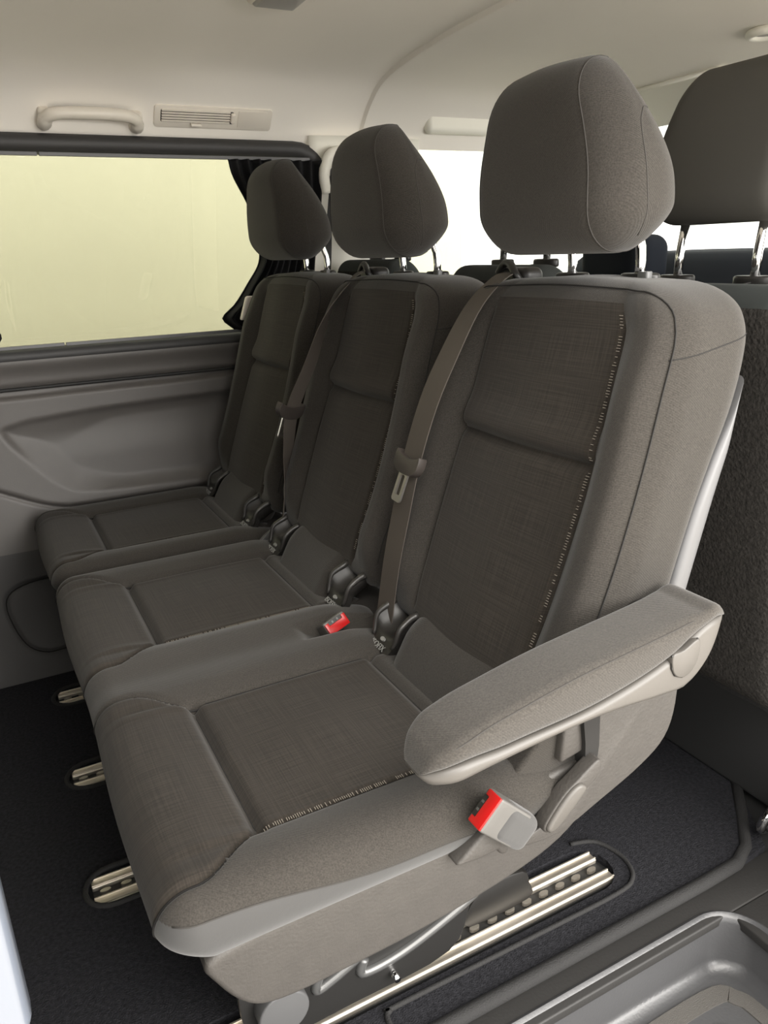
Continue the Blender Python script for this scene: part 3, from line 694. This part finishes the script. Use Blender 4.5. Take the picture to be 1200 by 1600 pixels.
# ---- steel seat frame and feet over each rail
def foot(par, y, first=False):
    o = smooth_outline([(0.165, 0.03), (0.148, 0.08), (0.15, 0.20), (0.17, 0.262), (0.34, 0.264), (0.53, 0.285), (0.545, 0.22), (0.50, 0.10), (0.46, 0.02), (0.30, 0.012), (0.20, 0.012)], 4)
    p = obj('seat_frame', *prism([(a - BX, b) for a, b in o], y - 0.006 - par.location.y, y + 0.006 - par.location.y, 0.002, 2), 'dark_steel', par, angle=40)
    for pts in ([(0.256, 0.095), (0.250, 0.070), (0.275, 0.076), (0.310, 0.092), (0.36, 0.125)], [(0.322, 0.085), (0.317, 0.062), (0.357, 0.060), (0.415, 0.073), (0.497, 0.105), (0.54, 0.14)]):
        q = smooth_outline(pts, 5, closed=False); obj('pressed_rib', *tube([(a - BX, y - 0.006 - par.location.y, b) for a, b in q], 0.0075, 8), 'bolt_steel', p)
    obj('pivot_cap', *prism([(0.198 - BX + 0.034 * math.cos(a), 0.084 + 0.034 * math.sin(a)) for a in np.linspace(0, 2 * math.pi, 33)[:-1]], y - 0.030 - par.location.y, y - 0.004 - par.location.y, 0.003, 3), 'grey_plastic', p, angle=40)
    obj('latch_foot', *prism([(a - BX, b) for a, b in smooth_outline([(0.515, 0.008), (0.51, 0.040), (0.545, 0.072), (0.615, 0.070), (0.630, 0.04), (0.630, 0.008)], 3)], y + 0.022 - par.location.y, y + 0.055 - par.location.y, 0.004, 2), 'black_plastic', p, angle=40)
    obj('bolt', *tube([(0.365 - BX, y - 0.022 - par.location.y, 0.036), (0.365 - BX, y + 0.01 - par.location.y, 0.036)], 0.005, 10), 'chrome', p)
    return p
for y in (RAIL_Y[0] - 0.029, RAIL_Y[1], RAIL_Y[2]): foot(DBL, y)
foot(SGL, RAIL_Y[3])

# ---- armrest
AT = curve([0.296, 0.302, 0.315, 0.345, 0.40, 0.46, 0.53, 0.59, 0.64, 0.668, 0.676], [0.535, 0.551, 0.563, 0.576, 0.589, 0.600, 0.609, 0.616, 0.622, 0.622, 0.610])
AB = curve([0.296, 0.302, 0.315, 0.345, 0.40, 0.46, 0.53, 0.59, 0.625, 0.655, 0.676], [0.532, 0.526, 0.525, 0.528, 0.534, 0.539, 0.539, 0.536, 0.538, 0.566, 0.606])
AM = curve([0.296, 0.31, 0.385, 0.505, 0.593, 0.663, 0.676], [0.534, 0.540, 0.546, 0.556, 0.578, 0.610, 0.609])
def arm_loft(top, bot, ya, yb, rr, xs):
    V = []; F = []; m = 28
    for x in xs:
        zt, zb = float(top(x)), float(bot(x)); zt = max(zt, zb + 0.001)
        t_ = min(1, max(0, (x - 0.294) / 0.045)); tip = 1 - math.sqrt(1 - (1 - t_) ** 2); t2_ = min(1, max(0, (0.679 - x) / 0.03)); tip2 = 1 - math.sqrt(1 - (1 - t2_) ** 2); yA = ya + 0.034 * tip + 0.012 * tip2; yB = yb - 0.034 * tip - 0.020 * tip2
        r_ = min(rr, (zt - zb) * 0.49)
        o = rrect(yA, yB, zb, zt, r_, 6); V += [(x - BX, p[0] - 1.05, p[1]) for p in o]
    m = len(o)
    for i in range(len(xs) - 1):
        for j in range(m): F.append((i * m + j, i * m + (j + 1) % m, (i + 1) * m + (j + 1) % m, (i + 1) * m + j))
    F += [tuple(reversed(range(m))), tuple((len(xs) - 1) * m + j for j in range(m))]
    return V, F
axs = np.concatenate([np.linspace(0.296, 0.34, 14), np.linspace(0.35, 0.63, 26), np.linspace(0.635, 0.676, 14)])
arm = obj('armrest', *arm_loft(AT, lambda x: AM(x) + 0.0008, 0.500, 0.576, 0.013, axs), 'arm_cloth', DBL, angle=70)
obj('armrest_shell', *arm_loft(lambda x: AM(x) - 0.0004, AB, 0.502, 0.574, 0.007, axs), 'trim_plastic', arm, angle=60)
obj('piping', *tube([(x - BX, 0.5035 - 1.05 + 0.034 * (1 - math.sqrt(1 - (1 - min(1, max(0, (x - 0.294) / 0.045))) ** 2)), float(AT(x)) - 0.0045) for x in np.linspace(0.304, 0.655, 60)], 0.0009, 5), 'soft_seam', arm)
cap_o = [(0.606, 0.5885), (0.607, 0.572), (0.613, 0.562), (0.624, 0.557), (0.636, 0.561), (0.644, 0.573), (0.646, 0.588), (0.642, 0.5985), (0.622, 0.5905)]
cap_s = smooth_outline([(a - 0.012, b - 0.003) for a, b in cap_o], 4)
obj('pivot_cap', *prism([(a - BX, b) for a, b in cap_s], 0.499 - 1.05, 0.510 - 1.05, 0.0015, 2), 'trim_plastic', arm, angle=50)
obj('cap_groove', *tube([(a - BX, 0.5012 - 1.05, b) for a, b in [(p[0] - 0.012, p[1] - 0.003) for p in cap_o[:8]]], 0.0013, 6), 'black_plastic', arm)
obj('pull_tab', *prism([(a - BX, b) for a, b in ((0.628, 0.545), (0.638, 0.545), (0.634, 0.505), (0.630, 0.505))], 0.545 - 1.05, 0.549 - 1.05, 0.001, 2), 'silver_plastic', arm, angle=40)
obj('mount_bracket', *prism([(a - BX, b) for a, b in rrect(0.60, 0.66, 0.555, 0.61, 0.02, 4)], 0.572 - 1.05, 0.60 - 1.05, 0.003, 2), 'black_plastic', arm, angle=40)

# ---- child-seat anchor covers at the bite line
tv, tf = text_mesh('ISOFIX', 0.0135)
def isofix(par, y):
    """moulded scoop: a dished shield with a thick rolled rim, label on its lip"""
    ly = y - par.location.y
    ex, ey, ez = np.array((0, -1, 0)), np.array((0.80, 0, 0.60)), np.array((-0.60, 0, 0.80)); O = (0.480 - BX, ly, 0.410)
    def fn(u, v):
        a = (u - 0.5) * 2; w = 0.034 * (0.80 + 0.2 * math.sin(math.pi * min(1, v * 1.2))) + 0.008 * v * v
        zz_ = 0.014 * abs(a) ** 3 * float(ss(0.15, 0.55, v)) - 0.010 * (1 - a * a) * float(ss(0.30, 0.55, v)) + 0.012 * math.sin(v * math.pi) * 0.6
        return tuple(orient([(a * w, -0.010 + 0.085 * v - 0.006 * (1 - a * a) * (1 - v) * 0 + 0.010 * a * a * (1 - v), zz_ + 0.004)], ex, ey, ez, O)[0])
    V, F = sheet(15, 16, fn, (0.010, 0, -0.008))
    p = fix_normals(obj('anchor_cover', V, F, 'black_plastic', par, angle=60))
    for s in (0, 1):
        q = [tuple(np.array(fn(float(s), v)) + ez * 0.002) for v in np.linspace(0.12, 1.0, 12)]; obj('raised_rim', *tube(q, np.linspace(0.003, 0.0062, 12), 8), 'rim_plastic', p)
    obj('lettering', orient(np.array(tv) + np.array((0, 0.000, 0.0108)), ex, ey, ez, O), tf, 'decal', p, smooth=False)
    o2 = [(0.0055 * math.cos(a), 0.0125 + 0.0034 * math.sin(a)) for a in np.linspace(0, 2 * math.pi, 17)[:-1]]
    V2, F2 = prism(o2, 0.008, 0.0125, 0, axis='z'); obj('symbol', orient(V2, ex, ey, ez, O), F2, 'decal', p, smooth=False)
for par, i in SEATS:
    for s in (-1, 1): isofix(par, YC[i] + s * 0.152)

# ---- seat belts
def ribbon(pts, wv, width, th=0.0016, sub_=6):
    P = smooth_outline(pts, sub_, closed=False); Wd = smooth_outline(wv, sub_, closed=False); V = []; F = []; ring = 10
    Wl = width if hasattr(width, '__len__') else [width] * len(pts); Ws = [w[0] for w in smooth_outline([(w, 0) for w in Wl], sub_, closed=False)]
    for i, p in enumerate(P):
        a = Vector(P[max(0, i - 1)]); b = Vector(P[min(len(P) - 1, i + 1)]); t = (b - a).normalized(); w = Vector(Wd[i]); w = (w - t * w.dot(t)).normalized(); n = t.cross(w)
        for k in range(5): s = (k / 4 - 0.5); V.append(Vector(p) + w * s * Ws[i] + n * th * 0.5)
        for k in range(5): s = 0.5 - k / 4; V.append(Vector(p) + w * s * Ws[i] - n * th * 0.5)
    for i in range(len(P) - 1):
        for j in range(ring): F.append((i * ring + j, i * ring + (j + 1) % ring, (i + 1) * ring + (j + 1) % ring, (i + 1) * ring + j))
    return V, F, [Vector(p) for p in P]
def latch(par, belt, c, up, wdir, loc):
    u = Vector(up).normalized(); w = Vector(wdir); w = (w - u * w.dot(u)).normalized(); n = w.cross(u)
    if n.x > 0: n = -n; 
    def O(V): return orient(V, w, u, n, c)
    o = smooth_outline([(-0.034, 0.014), (-0.036, 0.0), (-0.030, -0.012), (-0.015, -0.018), (0.015, -0.018), (0.030, -0.012), (0.036, 0.0), (0.034, 0.014), (0.026, 0.010), (0.0, 0.006), (-0.026, 0.010)], 4)
    V, F = prism(o, -0.005, 0.009, 0.004, 3, axis='z'); h = fix_normals(obj('latch_plate', O(V), F, 'latch_plastic', belt, loc, angle=60))
    # metal tongue as a closed loop
    ring = rrect(-0.0135, 0.0135, -0.062, -0.012, 0.005, 5); inn = rrect(-0.0065, 0.0065, -0.052, -0.020, 0.003, 5); n_ = len(ring); V = []; F = []
    for z in (0.003, 0.006):
        V += [(p[0], p[1], z) for p in ring]; V += [(p[0], p[1], z) for p in inn]
    for i in range(n_):
        j = (i + 1) % n_; F += [(2*n_ + i, 2*n_ + j, 3*n_ + j, 3*n_ + i), (i, n_ + i, n_ + j, j), (i, j, 2*n_ + j, 2*n_ + i), (n_ + j, n_ + i, 3*n_ + i, 3*n_ + j)]
    fix_normals(obj('tongue', O(V), F, 'tongue_metal', belt, loc, smooth=False))
# near seat's belt hanging between middle and near seats
lo = (-BX, -1.05, 0)
p2 = [(0.745, 0.985, 0.964), (0.702, 0.968, 0.957), (0.646, 0.953, 0.920), (0.600, 0.952, 0.850), (0.573, 0.962, 0.785), (0.550, 0.974, 0.700), (0.534, 0.986, 0.61), (0.520, 0.994, 0.53), (0.508, 1.000, 0.44), (0.498, 1.003, 0.372)]
w2 = [(0.1, 1, 0.0)] * 2 + [(0.05, 1, 0)] + [(-0.02, 1, 0.02)] * 3 + [(-0.05, 1, 0)] * 4
V, F, _ = ribbon(p2, w2, [0.034, 0.038, 0.044, 0.047, 0.048, 0.048, 0.047, 0.046, 0.046, 0.046])
belt2 = obj('seat_belt', V, F, 'webbing', DBL, lo, angle=40)
latch(DBL, belt2, (0.548, 0.974, 0.698), (0.034, -0.004, 0.09), (-0.02, -1, 0), (0, 0, 0))
# far seat's belt between far and middle seats, turned edge-on
p1 = [(0.745, 1.470, 0.964), (0.705, 1.455, 0.957), (0.652, 1.440, 0.915), (0.618, 1.442, 0.86), (0.590, 1.450, 0.79), (0.552, 1.468, 0.700), (0.542, 1.480, 0.62), (0.533, 1.490, 0.54), (0.520, 1.500, 0.44), (0.505, 1.505, 0.375)]
w1_ = [(0.2, 1, 0), (0.3, 1, 0), (0.5, 1, 0.0), (0.9, 0.9, -0.2), (1, 0.55, -0.3), (1, 0.45, -0.3), (0.9, 0.7, -0.2), (0.5, 1, 0), (0.3, 1, 0), (0.1, 1, 0)]
V, F, _ = ribbon(p1, w1_, [0.034, 0.036, 0.038, 0.038, 0.036, 0.036, 0.038, 0.042, 0.044, 0.044])
belt1 = obj('seat_belt', V, F, 'webbing', DBL, lo, angle=40)
latch(DBL, belt1, (0.548, 1.467, 0.700), (0.05, -0.02, 0.16), (-1, -0.5, 0.3), (0, 0, 0))
for y in (0.985, 1.470):           # belt guides on the shoulders
    V, F = rbox((0.020, 0.034, 0.016), 0.012, (3, 5, 3), 4); V = V + np.array((0.752, y - 0.004, 0.955)); g = obj('belt_guide', V, F, 'black_plastic', DBL, lo)
    q = smooth_outline([(0.735, y - 0.032, 0.945), (0.722, y - 0.030, 0.962), (0.728, y - 0.010, 0.975), (0.735, y + 0.015, 0.976), (0.735, y + 0.030, 0.962)], 5, closed=False)
    obj('guide_lip', *tube(q, 0.006, 8), 'black_plastic', g)

# ---- belt buckles
def buckle(name, par, c, L, S, N, lab=None):
    """end face centre c, long axis L, short axis S, face normal N"""
    L = Vector(L).normalized(); S = Vector(S); S = (S - L * S.dot(L)).normalized(); N2 = L.cross(S)
    if N2.dot(Vector(N)) < 0: N2 = -N2
    def O(V): return orient(V, L, S, N2, c)
    V, F = rbox((0.0215, 0.0125, 0.030), 0.003, (5, 4, 6), 3); V[:, 2] -= 0.030
    b = fix_normals(obj(name, O(V), F, 'buckle_grey', par, (-BX, -par.location.y, 0)))
    o = [(-0.0205, 0.0112), (0.0205, 0.0112), (0.0205, -0.009), (0.013, -0.009), (0.013, -0.0035), (-0.013, -0.0035), (-0.013, -0.009), (-0.0205, -0.009)]
    V, F = prism(o, -0.004, 0.0022, 0.001, 2, axis='z'); fix_normals(obj('release_button', O(V), F, 'buckle_red', b, angle=40))
    V, F = prism(rrect(-0.0128, 0.0128, -0.0105, -0.0037, 0.001, 2), -0.002, 0.0008, 0, axis='z'); fix_normals(obj('slot', O(V), F, 'black_plastic', b, smooth=False))
    for k in (-0.005, 0.005):
        V, F = prism(rrect(k - 0.0014, k + 0.0014, -0.0090, -0.0050, 0.0005, 2), 0.0, 0.0012, 0, axis='z'); fix_normals(obj('contact', O(V), F, 'bolt_steel', b, smooth=False))
    return b, O
bk, OO = buckle('belt_buckle', DBL, (0.398, 0.562, 0.426), (0.7, 0.0, 0.7), (0.05, -1, 0), (-0.7, -0.1, 0.7))
V, F = rbox((0.023, 0.0145, 0.030), 0.012, (5, 4, 6), 5)
tp = 1 + 0.35 * (V[:, 2] + 0.04) / 0.08; V[:, 0] = V[:, 0] * (0.85 + 0.1 * tp); V[:, 2] -= 0.052; V[:, 1] += 0.001
fix_normals(obj('sleeve', OO(V), F, 'cloth_skirt', bk))
V, F = prism([(0.368, 0.352), (0.385, 0.366), (0.41, 0.386), (0.445, 0.404), (0.462, 0.394), (0.452, 0.364), (0.436, 0.338), (0.428, 0.342), (0.424, 0.350), (0.40, 0.348)], 0.572, 0.600, 0.006, 3)
obj('pocket_flap', V, F, 'shell_plastic', bk, angle=60)
bk2, OO2 = buckle('belt_buckle', DBL, (0.445, 1.050, 0.424), (0.90, 0.2, 0.25), (0.25, -0.5, -0.80), (-0.50, 0.1, 0.85))
# slim stalk plates where far belts anchor
for par, x, y, z in ((DBL, 0.500, 1.533, 0.40), (SGL, 0.540, 2.006, 0.42)):
    V, F = prism(smooth_outline([(x - 0.035, z - 0.02), (x - 0.02, z + 0.01), (x + 0.01, z + 0.03), (x + 0.02, z + 0.02), (x + 0.0, z - 0.01), (x - 0.02, z - 0.03)], 4), y - 0.005, y + 0.005, 0.002, 2)
    obj('anchor_plate', V, F, 'grey_plastic', par, (-BX, -par.location.y, 0), angle=50)

V, F = rbox((0.016, 0.006, 0.030), 0.0055, (4, 2, 6), 4); V[:, 0] += V[:, 2] * 0.35
obj('side_handle', V + np.array((0.655, 2.012, 0.872)), F, 'beige_plastic', SGL, (-BX, -SGL.location.y, 0))
# ================================================================== ROOF FITTINGS
def ceil_at(x, s): 
    p = Vector(ceil_pt(x, s)); du = Vector(ceil_pt(x, s + 0.01)) - Vector(ceil_pt(x, s - 0.01)); du.normalize()
    n = Vector((1, 0, 0)).cross(du).normalized()
    if n.dot(Vector((0, -1, -1))) < 0: n = -n
    return p, du, n
# grab handle
p, du, n = ceil_at(0.32, 0.098)
gh = empty('grab_handle', p); tag(gh, 'cream plastic grab handle above the side window', 'handle')
def loc_pt(a, b, c): return tuple(Vector((1, 0, 0)) * a + du * b + n * c)
pth = [(-0.098, -0.028, 0.0), (-0.100, -0.020, 0.014), (-0.094, 0.002, 0.026), (-0.075, 0.014, 0.032), (-0.03, 0.018, 0.034), (0.03, 0.018, 0.034), (0.072, 0.014, 0.032), (0.092, 0.002, 0.026), (0.098, -0.020, 0.014), (0.096, -0.028, 0.0)]
q = smooth_outline(pth, 6, closed=False)
obj('grip', *tube([loc_pt(*t) for t in q], [0.0130 if 10 < i < len(q) - 10 else 0.0150 for i in range(len(q))], 12), 'beige_plastic', gh)
for s in (-1, 1):
    V, F = rbox((0.0135, 0.022, 0.012), 0.008, (3, 4, 3), 4); V = [loc_pt(v[0] + s * 0.097, v[1] - 0.012, v[2] + 0.006) for v in V]; fix_normals(obj('foot', V, F, 'beige_plastic', gh))
# air vent
p, du, n = ceil_at(0.600, 0.100)
av = empty('air_vent', p); tag(av, 'cream slatted air vent in the roof edge next to the grab handle', 'vent')
V, F = prism(rrect(-0.142, 0.142, -0.027, 0.027, 0.008, 5), -0.006, 0.005, 0.002, 2, axis='z'); fix_normals(obj('frame', [loc_pt(*v) for v in V], F, 'beige_plastic', av, angle=40))
V, F = prism(rrect(-0.128, 0.045, -0.012, 0.018, 0.004, 4), 0.0045, 0.0056, 0, axis='z'); fix_normals(obj('dark_recess', [loc_pt(*v) for v in V], F, 'trim_plastic', av, smooth=False))
for k in range(5):
    b = -0.010 + k * 0.0063; V, F = prism([(-0.126, b), (0.036, b), (0.036, b + 0.0036), (-0.126, b + 0.0036)], 0.005, 0.009, 0.0008, 2, axis='z'); fix_normals(obj('slat', [loc_pt(*v) for v in V], F, 'beige_plastic', av, angle=40))
V, F = rbox((0.006, 0.012, 0.005), 0.004, (2, 3, 2), 3); V = [loc_pt(v[0] + 0.043, v[1] + 0.004, v[2] + 0.008) for v in V]; fix_normals(obj('thumbwheel', V, F, 'beige_plastic', av))
V, F = rbox((0.013, 0.0035, 0.006), 0.003, (3, 2, 2), 3); V = [loc_pt(v[0] - 0.045, v[1] - 0.0155, v[2] + 0.008) for v in V]; fix_normals(obj('tab', V, F, 'beige_plastic', av))
V, F = prism(rrect(0.056, 0.128, -0.020, 0.022, 0.003, 3), 0.0045, 0.0062, 0.0008, 2, axis='z'); fix_normals(obj('blank_plate', [loc_pt(*v) for v in V], F, 'beige_plastic', av, angle=40))
# roof lamp at the top edge of the picture
p, du, n = ceil_at(0.575, 0.555)
rl = empty('roof_lamp', p); tag(rl, 'grey lens of the roof lamp at the top edge of the picture', 'lamp')
V, F = rbox((0.05, 0.085, 0.016), 0.015, (5, 6, 3), 4); fix_normals(obj('housing', [loc_pt(v[0], v[1], v[2] + 0.002) for v in V], F, 'beige_plastic', rl))
V, F = rbox((0.040, 0.072, 0.008), 0.007, (5, 6, 2), 3); fix_normals(obj('lens', [loc_pt(v[0], v[1], v[2] + 0.014) for v in V], F, 'lamp_lens', rl))
p, du, n = ceil_at(1.54, 0.635)
rf = empty('reading_lamp', p); tag(rf, 'small round lamp fitting in the front roof header at the right edge', 'lamp')
obj('bezel', *tube([loc_pt(0.034 * math.cos(a), 0.034 * math.sin(a), 0.003) for a in np.linspace(0, 2 * math.pi, 33)[:-1]], 0.009, 8, closed=True), 'header_trim', rf)
V, F = prism([(0.029 * math.cos(a), 0.029 * math.sin(a)) for a in np.linspace(0, 2 * math.pi, 25)[:-1]], -0.004, 0.004, 0.002, 2, axis='z'); fix_normals(obj('lens', [loc_pt(*v) for v in V], F, 'lamp_lens', rf, angle=40))
# moulded pocket above the front door, belt loop on the pillar
V, F = rbox((0.125, 0.018, 0.044), 0.017, (12, 3, 6), 5); V[:, 0] *= 1 - 0.18 * (V[:, 2] < 0)
hp = obj('grip_pocket', V + np.array((1.275, 1.960, 1.340)), F, 'header_trim', bp)
lp = smooth_outline([(0.880, 1.975, 1.15), (0.872, 1.965, 1.195), (0.885, 1.955, 1.235), (0.915, 1.952, 1.245), (0.945, 1.955, 1.225), (0.955, 1.965, 1.17)], 5, closed=False)
obj('belt_loop', *tube(lp, 0.014, 10), 'header_trim', bp)
obj('belt_slide', *prism(rrect(0.900, 0.935, 1.12, 1.215, 0.012, 4), 1.985, 2.0, 0.003, 2), 'grey_plastic', bp, angle=40)
# sun visors
for y0, y1, lab_ in ((1.42, 1.86, 'cream sun visor folded up above the windscreen'), (0.62, 1.10, 'cream sun visor on the step side, behind the front headrest')):
    V, F = rbox((0.085, (y1 - y0) / 2, 0.010), 0.009, (6, 12, 2), 4); V = np.stack([V[:, 0] * 0.90 + 1.72, V[:, 1] + (y0 + y1) / 2, 1.345 - V[:, 0] * 0.42 + V[:, 2]], 1)
    r_ = empty('sun_visor', (1.72, (y0 + y1) / 2, 1.36)); obj('flap', V - np.array((1.72, (y0 + y1) / 2, 1.36)), F, 'header_trim', r_); tag(r_, lab_, 'sun visor')
    obj('hinge_rod', *tube([(-0.075, -(y1 - y0) / 2 - 0.02, 0.015), (-0.075, (y1 - y0) / 2 + 0.02, 0.015)], 0.005, 8), 'header_trim', r_)

# ================================================================== FRONT SEATS (they face the windscreen)
def front_seat(root, yc, hw, ztop, cloth, head=True, hz=0.0, xo=0.0, hwid=0.125):
    lo = (-root.location.x + xo, yc - root.location.y, 0)
    h = (0.06, hw, (ztop - 0.30) / 2); V, F = rbox(h, 0.05, (5, 18, 20), 5)
    z = 0.30 + h[2] + V[:, 2]; v = (z - 0.30) / (ztop - 0.30)
    w = 1 - 0.10 * ss(0.75, 1.0, v)
    X = 1.03 - 0.10 * v + V[:, 0] * (1.1 - 0.3 * v)
    D = np.stack([X, V[:, 1] * w, z], 1)
    G = split(V, F, lambda c: ((c[:, 0] < -0.045) & (c[:, 2] < h[2] - 0.03) & (np.abs(c[:, 1]) < hw - 0.02)).astype(int))
    UV = V[:, 1:]
    bk_ = sub(G, D, UV, 0, 'backrest', cloth, root, lo); sub(G, D, UV, 1, 'back_panel', 'seatback_carpet', bk_)
    obj('seam', *tube([(0.94 + 0.02 * k, -hw * 0.35, ztop + 0.0005 - 0.004 * (k - 1.5) ** 2 * 0.2) for k in range(4)], 0.001, 5), 'seam', bk_)
    V, F = rbox((0.055, hwid, 0.105), 0.045, (6, 16, 12), 6); vv = V[:, 2] / 0.105
    Dh = np.stack([1.005 + V[:, 0] * (1 - 0.2 * ss(0, 1, vv)) + 0.012 * vv, V[:, 1] * (1 - 0.26 * ss(-0.1, 1.15, vv)), ztop + 0.185 + hz + V[:, 2]], 1)
    obj('headrest', Dh, F, 'front_head', root, lo)
    for s in (-1, 1):
        obj('headrest_post', *tube([(0.975, s * 0.068, ztop - 0.02), (0.978, s * 0.068, ztop + 0.04), (0.990, s * 0.068, ztop + 0.12 + hz)], 0.0068, 12), 'chrome', root, lo)
        o = [(0.975 + 0.016 * math.cos(a), s * 0.068 + 0.032 * math.sin(a)) for a in np.linspace(0, 2 * math.pi, 25)[:-1]]
        obj('post_guide', *prism(o, ztop - 0.006, ztop + 0.009, 0.004, 3, axis='z'), 'black_plastic', root, lo, angle=50)
FP = empty('front_bench', (1.1, 1.02, 0.0)); tag(FP, 'front passenger double seat with carpeted back, behind the nearest bench seat', 'front seat')
front_seat(FP, 0.815, 0.215, 0.942, 'front_cloth')
front_seat(FP, 1.265, 0.175, 0.968, 'front_cloth', hz=0.0, xo=0.0, hwid=0.095)
obj('seat_cushion', *(lambda VF: (VF[0] + np.array((0.22, 0.0, 0.38)), VF[1]))(rbox((0.24, 0.40, 0.06), 0.04, (8, 14, 4), 4)), 'front_cloth', FP)
obj('seat_box', *prism(rrect(0.045, 0.44, -0.40, 0.40, 0.03, 4), 0.0, 0.30, 0.01, 3, axis='z'), 'rubber', FP, angle=50)
obj('box_ledge', *prism(rrect(0.02, 0.06, -0.41, 0.41, 0.01, 4), 0.205, 0.222, 0.004, 2, axis='z'), 'carpet_edge', FP, angle=50)
obj('side_lever', *tube(smooth_outline([(0.05, -0.355, 0.085), (0.0, -0.36, 0.082), (-0.035, -0.358, 0.068), (-0.045, -0.352, 0.04), (-0.03, -0.345, 0.018), (0.01, -0.34, 0.016), (0.05, -0.338, 0.018)], 5, closed=False), 0.008, 8), 'chrome', FP)
FD = empty('driver_seat', (1.1, 1.80, 0.0)); tag(FD, 'driver seat in the front row, partly hidden behind the far headrests', 'front seat')
front_seat(FD, 1.815, 0.188, 0.982, 'front_cloth', hz=-0.05, hwid=0.085)
obj('seat_cushion', *(lambda VF: (VF[0] + np.array((0.22, 0.0, 0.38)), VF[1]))(rbox((0.24, 0.19, 0.06), 0.04, (8, 10, 4), 4)), 'front_cloth', FD)
obj('seat_box', *prism(rrect(0.045, 0.44, -0.19, 0.11, 0.03, 4), 0.0, 0.30, 0.01, 3, axis='z'), 'panel_lower', FD, angle=50)
# steering wheel
stw = empty('steering_wheel', (1.38, 1.76, 0.80)); tag(stw, 'dark steering wheel in front of the driver seat', 'steering wheel')
ax = Vector((-0.55, 0, 0.83)).normalized(); sx = Vector((0, 1, 0)); sy = ax.cross(sx)
obj('rim', *tube([tuple(sx * 0.185 * math.cos(a) + sy * 0.185 * math.sin(a)) for a in np.linspace(0, 2 * math.pi, 41)[:-1]], 0.014, 10, closed=True), 'dash', stw)
V, F = rbox((0.08, 0.06, 0.02), 0.015, (4, 4, 2), 4); obj('hub', orient(V, sx, sy, ax, (0, 0, 0)), F, 'dash', stw)
for a in (0, math.pi, -math.pi / 2): obj('spoke', *tube([tuple(sx * 0.05 * math.cos(a) + sy * 0.05 * math.sin(a)), tuple(sx * 0.18 * math.cos(a) + sy * 0.18 * math.sin(a))], 0.012, 8), 'dash', stw)
obj('column', *tube([tuple(ax * -0.01), tuple(ax * -0.16)], 0.03, 10), 'dash', stw)
